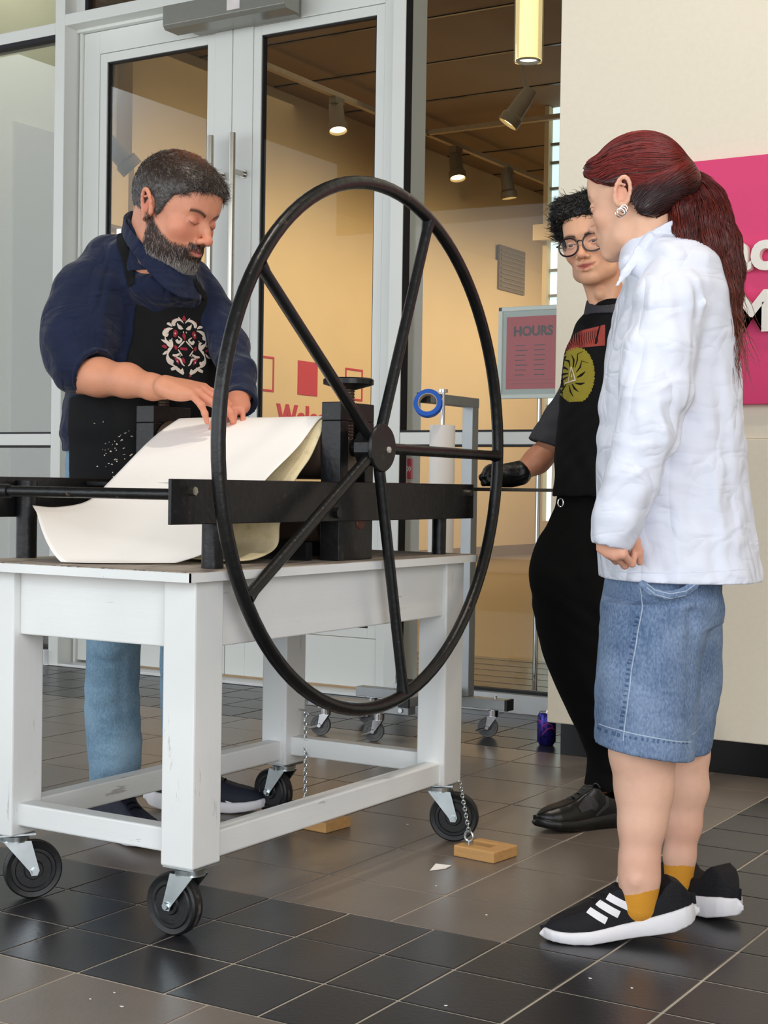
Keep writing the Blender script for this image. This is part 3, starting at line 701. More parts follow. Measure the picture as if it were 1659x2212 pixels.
lf = [(-2.34, *arc(.0720, 60)), (-2.34, *arc(.0725, 90)), (-2.34, *arc(.0745, 130)), (-2.34, 2.80, .962), (-2.34, 2.735, .90), (-2.34, 2.70, .82), (-2.34, 2.69, .77), (-2.34, 2.65, .742), (-2.34, 2.60, .7375)]
ff = sheet('felt_blanket', rf, lf, 0, 0, M['felt'], th=.003)
tag(ff, 'cream felt blanket hanging over the press roller under the paper', 'blanket')

# ================================================================== ROLL STAND
rs = empty('roll_stand', (-2.75, 4.7, 0)); tag(rs, 'grey tubular stand on small casters holding a vertical paper roll', 'stand')
MB().box((-3.05, 4.805, .104), (-2.418, 4.855, .140)).build('base_rail', M['galv'], rs, bevel=.002)
MB().box((-3.05, 4.485, .106), (-2.63, 4.535, .137)).build('base_rail', M['galv'], rs, bevel=.002)
MB().box((-2.652, 4.46, .138), (-2.612, 4.90, .172)).build('cross_beam', M['galv'], rs, bevel=.002)
MB().box((-2.653, 4.452, .137), (-2.611, 4.462, .173)).build('end_cap', M['plastic_black'], rs)
MB().box((-2.420, 4.803, .102), (-2.410, 4.857, .142)).build('end_cap', M['plastic_black'], rs)
MB().box((-2.616, 4.815, .14), (-2.573, 4.86, 1.19)).build('post', M['galv'], rs, bevel=.002)
MB().box((-2.618, 4.50, 1.188), (-2.572, 4.862, 1.222)).build('arm', M['galv'], rs, bevel=.002)
MB().box((-2.619, 4.490, 1.187), (-2.571, 4.502, 1.223)).build('end_cap', M['plastic_black'], rs)
MB().cyl((-2.555, 4.56, .15), (-2.555, 4.56, 1.235), .0075, n=12).cyl((-2.555, 4.56, 1.225), (-2.555, 4.56, 1.236), .017, n=12).build('rod', M['chrome'], rs, smooth=True)
for p in ((-2.66, 4.484, .122), ): MB().lathe([(0, -.005), (.008, -.005), (.009, 0)], p, (0, 1, 0), 12).build('bolt', M['chrome'], rs)
MB().lathe([(0, .010), (.006, .010), (.006, 0)], (-2.47, 4.83, .14), (0, 0, 1), 12).build('bolt', M['chrome'], rs)
sm = (M['grey_rubber'], M['grey_rubber'], M['chrome'])
for x, y in ((-2.775, 4.51), (-2.49, 4.83), (-3.0, 4.51), (-3.0, 4.83)):
    caster(x+.012, y, .106, PI*1.1, .037, .024, rs, brake=True, mats=sm, trail=.5)
adopt(rs)
pr_ = MB().lathe([(.009, 0), (.0435, 0), (.0445, .002), (.0445, .925), (.0435, .927), (.009, .927)], (-2.555, 4.56, .185), n=40, closed=True).build('paper_roll', M['roll'], smooth=True, ang=40)
tag(pr_, 'tall white paper roll standing upright on the grey stand', 'paper roll')
c = Vector((-2.565, 4.475, 1.183)); ax = Vector((.30, -.86, .25)).normalized()
bt = MB().lathe([(.033, -.012), (.048, -.012), (.0492, -.010), (.0492, .010), (.048, .012), (.033, .012)], c, ax, 40, True).build('tape_roll', M['tape'], smooth=True, ang=40)
tag(bt, 'roll of blue masking tape hung on the stand arm', 'tape')
MB().lathe([(.0315, -.0122), (.0334, -.0122), (.0334, .0122), (.0315, .0122)], c, ax, 40, True).build('core', M['card'], bt, smooth=True, ang=40)
# drinks can
cn = (-2.252, 4.80)
cc_ = MB().lathe([(0, 0.001), (.024, 0.001), (.027, .006), (.033, .014), (.033, .100), (.0275, .113), (.0265, .1155)], (cn[0], cn[1], 0), n=32).build('drinks_can', M['can'], smooth=True, ang=40)
tag(cc_, 'purple drinks can on the floor by the end of the wall', 'can')
MB().lathe([(.0265, .1155), (.0255, .1172), (.0235, .114), (0, .1135)], (cn[0], cn[1], 0), n=32).build('lid', M['can_top'], cc_, smooth=True, ang=40)
def swirl(z0, ph):
    pts = [(cn[0]+.0333*math.cos(ph+a), cn[1]+.0333*math.sin(ph+a), z0+.03*math.cos(a*1.6)) for a in np.linspace(-1.0, 1.0, 14)]
    return MB().tube(pts, [.0004+.0014*math.sin(PI*i/13) for i in range(14)], 6)
for z0, ph in ((.05, -1.0), (.035, -.7), (.06, -2.1)): swirl(z0, ph).build('printed_swirl', M['can_pink'], cc_, smooth=True)
# scrap of paper
ps = [onZ(*q, .001) for q in ((928, 1881), (941, 1872), (975, 1871), (962, 1877))]
o = MB().add([(*ps[0][:2], .0014), (*ps[1][:2], .008), (*ps[2][:2], .003), (*ps[3][:2], .0014)], [(0, 1, 2), (0, 2, 3)]).build('paper_scrap', M['paper'], solid=.0006)
tag(o, 'small torn white paper scrap lying on the brown tiles', 'paper')

for q in ((247, 2146, 'upper of three chips on the taupe tiles at bottom left'), (195, 2160, 'leftmost paper chip on the taupe tiles at bottom left'), (263, 2176, 'lowest of three chips on the taupe tiles at bottom left'), (942, 1915, 'paper chip just below the torn scrap on brown tile'), (1051, 1978, 'paper chip on brown tile left of the striped shoe'),
          (963, 2174, 'paper chip on dark tile at the bottom centre'), (1275, 2115, 'left of two chips on dark tile below the striped shoe'), (1365, 2136, 'right of two chips on dark tile below the striped shoe'), (880, 1782, 'paper chip on the floor behind the long table stretcher')):
    p_ = onZ(q[0], q[1], 0); s_ = .0016+.0012*rnd.random(); a_ = rnd.random()*6
    o = MB().add([(p_[0]+s_*math.cos(a_+k*1.57)*(1.6 if k % 2 else 1), p_[1]+s_*math.sin(a_+k*1.57), .0014+.0006*(k % 2)) for k in range(4)], [(0, 1, 2, 3)]).build('paper_chip', M['paper'], solid=.0008)
    tag(o, 'tiny '+q[2], 'paper chip', 'paper chips on the floor')
# wheel chocks with chains ------------------------------------------
def chock(c0, ang, label, name='wheel_chock'):
    e = empty(name, (c0[0], c0[1], 0)); tag(e, label, 'wheel chock', 'wooden chocks chained to the table')
    ca, sa = math.cos(ang), math.sin(ang); T = lambda a, b, h: (c0[0]+ca*a-sa*b, c0[1]+sa*a+ca*b, h)
    w, d = .118, .105
    poly = [(-w/2, -d/2), (w/2, -d/2), (w/2, d/2), (-w/2+.004, d/2), (-w/2+.004, .024), (w/2-.038, .024), (w/2-.038, -.014), (-w/2, -.014)]
    bl = MB().prism(poly, T, .0005, .028).build('block', M['wood'], e, bevel=.003)
    ey = MB().cyl(T(-w/2+.03, -d/2+.022, .026), T(-w/2+.03, -d/2+.022, .038), .003, n=8)
    ey.tube([T(-w/2+.03+.012*math.cos(t), -d/2+.022, .050+.012*math.sin(t)) for t in np.linspace(0, 2*PI, 19)[:-1]], .0027, 8, closed=True)
    ey.build('screw_eye', M['zinc'], e, smooth=True)
    adopt(e)
    return T(-w/2+.03, -d/2+.022, .055)
def chain(p0, p1, sagdir, label, n):
    e = empty('chain', p0); tag(e, label, 'chain', 'chains tying the wheel chocks')
    P0, P1 = Vector(p0), Vector(p1); lm = None
    for i in range(n):
        t = (i+.5)/n; q = P0.lerp(P1, t)+Vector(sagdir)*math.sin(PI*t); d = (P1-P0).normalized()
        L = (P1-P0).length/n*.66
        if lm is None:
            pts = []
            for k in range(16):
                a = 2*PI*k/16; pts.append((.0042*math.cos(a), 0, L*math.sin(a)))
            lm = MB().tube(pts, .00135, 6, closed=True).build('chain_link', M['zinc'], data=True, smooth=True)
        o = bpy.data.objects.new('chain_link', lm); COL.objects.link(o); o.parent = e
        o.location = q-P0; o.rotation_mode = 'QUATERNION'
        o.rotation_quaternion = d.to_track_quat('Z', 'Y') @ Matrix.Rotation(PI/2*(i % 2)+.4, 3, 'Z').to_quaternion()
    e.location = P0
E1 = chock((-1.688, 3.262), -.12, 'U-shaped pine chock in front of the nearest right caster')
chain((-1.824, 3.375, .150), (E1[0], E1[1], .062), (.0, 0, 0), 'zinc chain from the right table leg to the chock', 15)
E2 = chock((-2.19, 3.29), -.10, 'pine chock lying under the table near the back caster')
hk = onX(672, 1553, -2.27)
chain((-2.292, 3.36, .285), (E2[0]+.0, E2[1], .062), (0, 0, 0), 'zinc chain hanging from the back table leg to the chock', 22)
hb = MB().tube([(-2.312, 3.355, .292), (-2.29, 3.357, .290), (-2.282, 3.36, .280), (-2.29, 3.362, .272)], .0025, 8).build('chain_hook', M['zinc'], smooth=True)
tag(hb, 'small zinc hook screwed into the back table leg', 'hook')

# ================================================================== SCULPTING BY DISTANCE FIELDS
# local frame of every figure: x to the image right, y straight ahead of the camera, z up (all metres)
def L(px, py, D):
    d = ray(px, py); P = CC+d*(D/np.dot(d, FH)); return np.array([np.dot(P, RT), D, P[2]])
def toW(V):
    V = np.asarray(V, float); return V[:, 0:1]*RT[None]+V[:, 1:2]*FH[None]+V[:, 2:3]*np.array([[0, 0, 1.]])
class Field:
    def __init__(s, lo, hi, h):
        s.h = h; s.lo = np.array(lo, float); n = np.ceil((np.array(hi)-s.lo)/h).astype(int)+1
        s.ax = [(s.lo[i]+h*np.arange(n[i])).astype(np.float32) for i in range(3)]
        s.d = np.full(n, 1., np.float32)
    def win(s, lo, hi, pad):
        sl = []
        for i in range(3):
            a = int(max(0, math.floor((lo[i]-pad-s.lo[i])/s.h))); b = int(min(len(s.ax[i]), math.ceil((hi[i]+pad-s.lo[i])/s.h)+1))
            if b <= a: return None, None
            sl.append(slice(a, b))
        return tuple(sl), (s.ax[0][sl[0]][:, None, None], s.ax[1][sl[1]][None, :, None], s.ax[2][sl[2]][None, None, :])
    def mix(s, sl, q, k, op):
        a = s.d[sl]
        if op == 'sub': q = -q
        if k <= 0: s.d[sl] = np.minimum(a, q) if op == 'add' else np.maximum(a, q); return
        if op == 'add':
            h = np.clip(.5+.5*(a-q)/k, 0, 1); s.d[sl] = a+(q-a)*h-k*h*(1-h)
        else:
            h = np.clip(.5-.5*(a-q)/k, 0, 1); s.d[sl] = a+(q-a)*h+k*h*(1-h)
    def cap(s, p0, p1, r0, r1=None, k=.01, op='add', fl=None, f=1.):
        r1 = r0 if r1 is None else r1; p0 = np.array(p0, float); p1 = np.array(p1, float); R = max(r0, r1)*max(1, f)
        sl, G = s.win(np.minimum(p0, p1)-R, np.maximum(p0, p1)+R, k+2*s.h+.01)
        if sl is None: return s
        b = p1-p0; bb = max(float(b@b), 1e-12)
        g = [G[i]-np.float32(p0[i]) for i in range(3)]
        t = np.clip((g[0]*b[0]+g[1]*b[1]+g[2]*b[2])/bb, 0, 1)
        e = [g[i]-t*b[i] for i in range(3)]
        if fl is not None:
            n = np.array(fl, float); n /= np.linalg.norm(n); c = (e[0]*n[0]+e[1]*n[1]+e[2]*n[2])*(1/f-1)
            e = [e[i]+c*n[i] for i in range(3)]
        s.mix(sl, np.sqrt(e[0]**2+e[1]**2+e[2]**2)-(r0+(r1-r0)*t), k, op); return s
    def chain(s, pts, k=.01, op='add', **kw):
        for a, b in zip(pts[:-1], pts[1:]): s.cap(a[:3], b[:3], a[3], b[3], k, op, **kw)
        return s
    def ell(s, c, r, R=None, k=.01, op='add'):
        c = np.array(c, float); r = np.array(r, float); m_ = max(r)
        sl, G = s.win(c-m_, c+m_, k+2*s.h+.01)
        if sl is None: return s
        g = [G[i]-np.float32(c[i]) for i in range(3)]
        if R is not None: g = [g[0]*R[0, i]+g[1]*R[1, i]+g[2]*R[2, i] for i in range(3)]
        q = np.sqrt((g[0]/r[0])**2+(g[1]/r[1])**2+(g[2]/r[2])**2)
        q2 = np.sqrt((g[0]/r[0]**2)**2+(g[1]/r[1]**2)**2+(g[2]/r[2]**2)**2)
        s.mix(sl, q*(q-1)/np.maximum(q2, 1e-6), k, op); return s
    def loft(s, lv, k=.01, op='add', e=2.0, inflate=0.):
        """lv: (z, cx, cy, rx, ry, rot) rising in z"""
        lv = sorted(lv, key=lambda t: t[0]); A = np.array([list(t)+[0]*(6-len(t)) for t in lv], float)
        z0, z1 = A[0, 0]-inflate*0, A[-1, 0]+inflate*0; R = max(A[:, 3].max(), A[:, 4].max())+abs(inflate)
        sl, G = s.win((A[:, 1].min()-R, A[:, 2].min()-R, z0), (A[:, 1].max()+R, A[:, 2].max()+R, z1), k+2*s.h+.01)
        if sl is None: return s
        z = s.ax[2][sl[2]]
        zz = A[:, 0]; zc = np.clip(z, zz[0], zz[-1])
        def ip(j):
            # smooth monotone-ish interpolation
            i = np.clip(np.searchsorted(zz, zc, side='right')-1, 0, len(zz)-2); u = (zc-zz[i])/(zz[i+1]-zz[i])
            i0 = np.maximum(i-1, 0); i3 = np.minimum(i+2, len(zz)-1); p0, p1, p2, p3 = A[i0, j], A[i, j], A[i+1, j], A[i3, j]
            m1 = (p2-p0)/np.maximum(zz[i+1]-zz[i0], 1e-6)*(zz[i+1]-zz[i]); m2 = (p3-p1)/np.maximum(zz[i3]-zz[i], 1e-6)*(zz[i+1]-zz[i])
            return ((2*u**3-3*u**2+1)*p1+(u**3-2*u**2+u)*m1+(-2*u**3+3*u**2)*p2+(u**3-u**2)*m2).astype(np.float32)[None, None, :]
        cx, cy, rx, ry, ro = [ip(j) for j in range(1, 6)]; rx = np.maximum(rx+inflate, .004); ry = np.maximum(ry+inflate, .004)
        gx, gy = G[0]-cx, G[1]-cy; c, sn = np.cos(ro), np.sin(ro); u, v = gx*c+gy*sn, -gx*sn+gy*c
        q = (np.abs(u/rx)**e+np.abs(v/ry)**e)**(1/e)
        dd = (q-1)*np.minimum(rx, ry)
        zd = np.maximum(z0-G[2], G[2]-z1)
        dd = np.maximum(dd, zd); s.mix(sl, dd, k, op); return s
    def groove(s, pts, r, amp):
        """amp > 0 cuts a furrow, < 0 raises a ridge; gaussian profile"""
        P = np.array([p[:3] for p in pts], float); sl, G = s.win(P.min(0)-2.5*r, P.max(0)+2.5*r, 0)
        if sl is None: return s
        best = None
        for a, b in zip(P[:-1], P[1:]):
            d = b-a; bb = max(float(d@d), 1e-12); g = [G[i]-np.float32(a[i]) for i in range(3)]
            t = np.clip((g[0]*d[0]+g[1]*d[1]+g[2]*d[2])/bb, 0, 1)
            q = (g[0]-t*d[0])**2+(g[1]-t*d[1])**2+(g[2]-t*d[2])**2; best = q if best is None else np.minimum(best, q)
        s.d[sl] += amp*np.exp(-best/(r*r)); return s
    def wave(s, dirv, wl, amp, phase=0., warp=.0, lo=None, hi=None):
        lo = s.lo if lo is None else lo; hi = [a[-1] for a in s.ax] if hi is None else hi
        sl, G = s.win(lo, hi, 0)
        if sl is None: return s
        n = np.array(dirv, float); n /= np.linalg.norm(n)
        w = warp*(np.sin(G[0]*23+phase)+np.sin(G[2]*19+phase*2)+np.sin(G[1]*21))
        f_ = np.sin((G[0]*n[0]+G[1]*n[1]+G[2]*n[2]+w)*2*PI/wl+phase)
        f_ = f_*(.55+.45*np.sin(G[0]*31+G[2]*17+phase)*np.sin(G[1]*27+G[2]*13))
        s.d[sl] += (amp*f_).astype(np.float32); return s
    def keep_poly(s, poly, axes=(0, 2), k=0.):
        """keep only what lies inside the polygon seen along the third axis"""
        a, b = axes; P = np.array(poly, float); xa = s.ax[a][:, None]; xb = s.ax[b][None, :]
        best = np.full((len(s.ax[a]), len(s.ax[b])), 1e9); ins = np.zeros(best.shape, bool)
        for i in range(len(P)):
            p, q = P[i], P[(i+1) % len(P)]; d = q-p; t = np.clip(((xa-p[0])*d[0]+(xb-p[1])*d[1])/max(d@d, 1e-12), 0, 1)
            best = np.minimum(best, (xa-p[0]-t*d[0])**2+(xb-p[1]-t*d[1])**2)
            c = ((p[1] > xb) != (q[1] > xb)) & (xa < (q[0]-p[0])*(xb-p[1])/(q[1]-p[1]+1e-12)+p[0]); ins ^= c
        sd = np.sqrt(best)*np.where(ins, -1, 1)
        sh = [1, 1, 1]; sh[a] = len(s.ax[a]); sh[b] = len(s.ax[b]); s.d = np.maximum(s.d, sd.reshape(sh).astype(np.float32)); return s
    def half(s, ax_, val, sign):
        sh = [1, 1, 1]; sh[ax_] = -1; s.d = np.maximum(s.d, (sign*(val-s.ax[ax_])).reshape(sh).astype(np.float32)); return s
    def plane(s, p, n):
        n = np.array(n, float); n /= np.linalg.norm(n)
        q = (s.ax[0][:, None, None]-p[0])*n[0]+(s.ax[1][None, :, None]-p[1])*n[1]+(s.ax[2][None, None, :]-p[2])*n[2]
        s.d = np.maximum(s.d, q.astype(np.float32)); return s
    def mesh(s, smooth=1):
        d = s.d; d = d.copy(); 
        for i in range(3):
            for e in (0, -1):
                ix = [slice(None)]*3; ix[i] = e; d[tuple(ix)] = np.maximum(d[tuple(ix)], s.h*.5)
        ins = d < 0; nx, ny, nz = d.shape
        c8 = [ins[i:nx-1+i, j:ny-1+j, k:nz-1+k] for i in (0, 1) for j in (0, 1) for k in (0, 1)]
        cnt = sum(c.astype(np.int8) for c in c8); act = (cnt > 0) & (cnt < 8)
        I = np.argwhere(act); idx = -np.ones(act.shape, np.int64); idx[act] = np.arange(len(I))
        acc = np.zeros((len(I), 3)); w = np.zeros(len(I))
        cor = [(i, j, k) for i in (0, 1) for j in (0, 1) for k in (0, 1)]
        val = {c: d[I[:, 0]+c[0], I[:, 1]+c[1], I[:, 2]+c[2]].astype(float) for c in cor}
        for a in cor:
            for ax_ in range(3):
                if a[ax_]: continue
                b = list(a); b[ax_] = 1; b = tuple(b); va, vb = val[a], val[b]; x = (va < 0) != (vb < 0)
                t = np.where(x, va/np.where(x, va-vb, 1), 0)
                for q in range(3): acc[:, q] += np.where(x, a[q]+(t if q == ax_ else 0), 0)
                w += x
        V = (I+acc/w[:, None])*s.h+s.lo
        F = []
        for ax_ in range(3):
            o1, o2 = [q for q in range(3) if q != ax_]
            a = [slice(1, -1)]*3; a[ax_] = slice(0, -1); b = list(a); b[ax_] = slice(1, None)
            A_, B_ = ins[tuple(a)], ins[tuple(b)]; X = np.argwhere(A_ != B_); off = np.array([1, 1, 1]); off[ax_] = 0; X = X+off
            if not len(X): continue
            flip = ~ins[X[:, 0], X[:, 1], X[:, 2]]
            def at(u, v):
                Y = X.copy(); Y[:, o1] -= u; Y[:, o2] -= v; return idx[Y[:, 0], Y[:, 1], Y[:, 2]]
            q = np.stack([at(1, 1), at(0, 1), at(0, 0), at(1, 0)], 1)
            if ax_ == 1: flip = ~flip
            q[flip] = q[flip][:, ::-1]; F.append(q)
        F = np.concatenate(F); F = F[(F >= 0).all(1)]
        if smooth:
            E = np.concatenate([F[:, [0, 1]], F[:, [1, 2]], F[:, [2, 3]], F[:, [3, 0]]]); E = np.concatenate([E, E[:, ::-1]])
            for _ in range(smooth):
                S_ = np.zeros_like(V); n = np.bincount(E[:, 0], minlength=len(V)).astype(float)
                for q in range(3): S_[:, q] = np.bincount(E[:, 0], V[E[:, 1], q], minlength=len(V))
                V = V*.5+S_/np.maximum(n, 1)[:, None]*.5
        return V, F
def normals(V, F):
    n = np.cross(V[F[:, 2]]-V[F[:, 0]], V[F[:, 3]]-V[F[:, 1]]); N = np.zeros_like(V)
    for q in range(3):
        for j in range(4): N[:, q] += np.bincount(F[:, j], n[:, q], minlength=len(V))
    return N/np.maximum(np.linalg.norm(N, axis=1), 1e-12)[:, None]
def xmesh(name, parts, m, parent=None, colors=None, world=True):
    """parts: list of (V, F) in local frame -> one mesh object"""
    Vs, Fs, o = [], [], 0
    for V, F in parts: Vs.append(V); Fs.append(F+o); o += len(V)
    V = np.concatenate(Vs); F = np.concatenate(Fs); Wd = toW(V) if world else V
    me = bpy.data.meshes.new(name); n, k = F.shape
    me.vertices.add(len(V)); me.vertices.foreach_set('co', Wd.astype(np.float32).ravel())
    me.loops.add(n*k); me.loops.foreach_set('vertex_index', F.astype(np.int32).ravel())
    me.polygons.add(n); me.polygons.foreach_set('loop_start', np.arange(0, n*k, k, dtype=np.int32))
    me.polygons.foreach_set('use_smooth', np.ones(n, bool)); me.update(calc_edges=True); me.validate()
    if colors is not None:
        ca = me.color_attributes.new('Col', 'FLOAT_COLOR', 'POINT'); C4 = np.ones((len(V), 4), np.float32); C4[:, :3] = colors; ca.data.foreach_set('color', C4.ravel())
    me.materials.append(m); ob = bpy.data.objects.new(name, me); COL.objects.link(ob)
    if parent is not None: ob.parent = parent
    return ob
def strands(roots, dirs, norms, lens, r, cols, curl=0., grav=0., lift=.2, seg=5, seed=1, flat=0.):
    """roots Nx3; hair tubes with three sides, all in one mesh (V, F, C)"""
    g = np.random.default_rng(seed); N = len(roots); P = roots.copy(); D = dirs+norms*lift; D /= np.linalg.norm(D, axis=1)[:, None]
    rings = []; ph = g.uniform(0, 6.28, N); side = np.cross(norms, D); side /= np.maximum(np.linalg.norm(side, axis=1), 1e-9)[:, None]
    step = lens/seg
    for i in range(seg+1):
        t = i/seg; rad = r*(1-.75*t**2)
        a = side; b = np.cross(D, side)
        rings.append([P+a*rad[:, None], P-a*rad[:, None]*.5+b*rad[:, None]*.8, P-a*rad[:, None]*.5-b*rad[:, None]*.8])
        w = np.sin(ph+t*9)*curl; D = D+side*w[:, None]-norms*(lift*1.6/seg)-np.array([[0, 0, 1.]])*grav/seg+norms*(np.cos(ph+t*7)*curl*.4)[:, None]
        D /= np.linalg.norm(D, axis=1)[:, None]; P = P+D*step[:, None]
    R_ = np.array(rings)  # seg+1,3,N,3
    V = R_.transpose(2, 0, 1, 3).reshape(-1, 3); base = (np.arange(N)*(seg+1)*3)[:, None]
    fs = []
    for i in range(seg):
        for k in range(3): fs.append([i*3+k, i*3+(k+1) % 3, (i+1)*3+(k+1) % 3, (i+1)*3+k])
    F = (base[:, None]+np.array(fs)[None]).reshape(-1, 4)
    C_ = np.repeat(cols, (seg+1)*3, axis=0); return V, F, C_
def linc(c): return np.array(lin(c))
def samp(fd, P):
    q = (P-fd.lo)/fd.h; n = np.array(fd.d.shape)-2; i = np.clip(np.floor(q).astype(int), 0, n); t = np.clip(q-i, 0, 1); r = 0
    for a in (0, 1):
        for b in (0, 1):
            for c in (0, 1):
                w = (t[:, 0] if a else 1-t[:, 0])*(t[:, 1] if b else 1-t[:, 1])*(t[:, 2] if c else 1-t[:, 2]); r = r+w*fd.d[i[:, 0]+a, i[:, 1]+b, i[:, 2]+c]
    return r
def grad(fd, P):
    e = fd.h; G = np.stack([samp(fd, P+np.eye(3)[k]*e)-samp(fd, P-np.eye(3)[k]*e) for k in range(3)], 1); return G/np.maximum(np.linalg.norm(G, axis=1), 1e-6)[:, None]
def hug(fd, roots, dirfn, lens, r, cols, off0=.0008, off1=.003, wob=.1, seg=7, seed=1, free=0.):
    """hair tubes that follow the surface of a field; the last part may lift off by `free`"""
    g = np.random.default_rng(seed); N = len(roots); P = roots.copy(); off = g.uniform(off0, off1, N); ph = g.uniform(0, 6.28, N); rings = []; step = lens/seg; pd = None
    for i in range(seg+1):
        n = grad(fd, P); P = P-n*(samp(fd, P)-off*(1+free*(i/seg)**2*3))[:, None]*(1 if i < seg*.8 or not free else .5)
        d = dirfn(P); d = d-n*(d*n).sum(1)[:, None]; d /= np.maximum(np.linalg.norm(d, axis=1), 1e-6)[:, None]; sd = np.cross(n, d)
        d = d+sd*(np.sin(ph+i*.9)*wob)[:, None]; d /= np.linalg.norm(d, axis=1)[:, None]
        if pd is not None: d = d*.6+pd*.4; d /= np.linalg.norm(d, axis=1)[:, None]
        pd = d; rad = r*(1-.8*(i/seg)**2)
        rings.append([P+sd*rad[:, None], P-sd*rad[:, None]*.5+n*rad[:, None]*.8, P-sd*rad[:, None]*.5-n*rad[:, None]*.8]); P = P+d*step[:, None]
    V = np.array(rings).transpose(2, 0, 1, 3).reshape(-1, 3); base = (np.arange(N)*(seg+1)*3)[:, None]
    fs = [[i*3+k, i*3+(k+1) % 3, (i+1)*3+(k+1) % 3, (i+1)*3+k] for i in range(seg) for k in range(3)]
    return V, (base[:, None]+np.array(fs)[None]).reshape(-1, 4), np.repeat(cols, (seg+1)*3, axis=0)
def ring_collar(ctr, r, fdir, z_back, z_front, z_bot, th=.0055, flare=.0, h=.003, lean=(0, 0), width=None):
    """standing collar: a tube round the neck whose top edge falls towards the front"""
    ctr = np.array(ctr, float); R_ = r+.05; s = Field((ctr[0]-R_, ctr[1]-R_, z_bot-.01), (ctr[0]+R_, ctr[1]+R_, max(z_back, z_front)+.02), h)
    X, Y, Z = s.ax[0][:, None, None], s.ax[1][None, :, None], s.ax[2][None, None, :]
    t = (Z-z_bot)/max(z_back-z_bot, .01); cx = ctr[0]+lean[0]*t; cy = ctr[1]+lean[1]*t; rr = np.sqrt((X-cx)**2+(Y-cy)**2); rad = r+flare*(1-t)
    f = np.array([fdir[0], fdir[1]]); f /= np.linalg.norm(f); al = ((X-cx)*f[0]+(Y-cy)*f[1])/r
    top = (z_back+z_front)/2+(z_front-z_back)/2*al; dd = np.maximum(np.abs(rr-rad)-th/2, (Z-top)*.75); dd = np.maximum(dd, z_bot-Z) if width is None else np.maximum(dd, (top-width*(1+.35*np.clip(al, 0, 1))-Z)*.75); s.d = dd.astype(np.float32); return s.mesh(2)

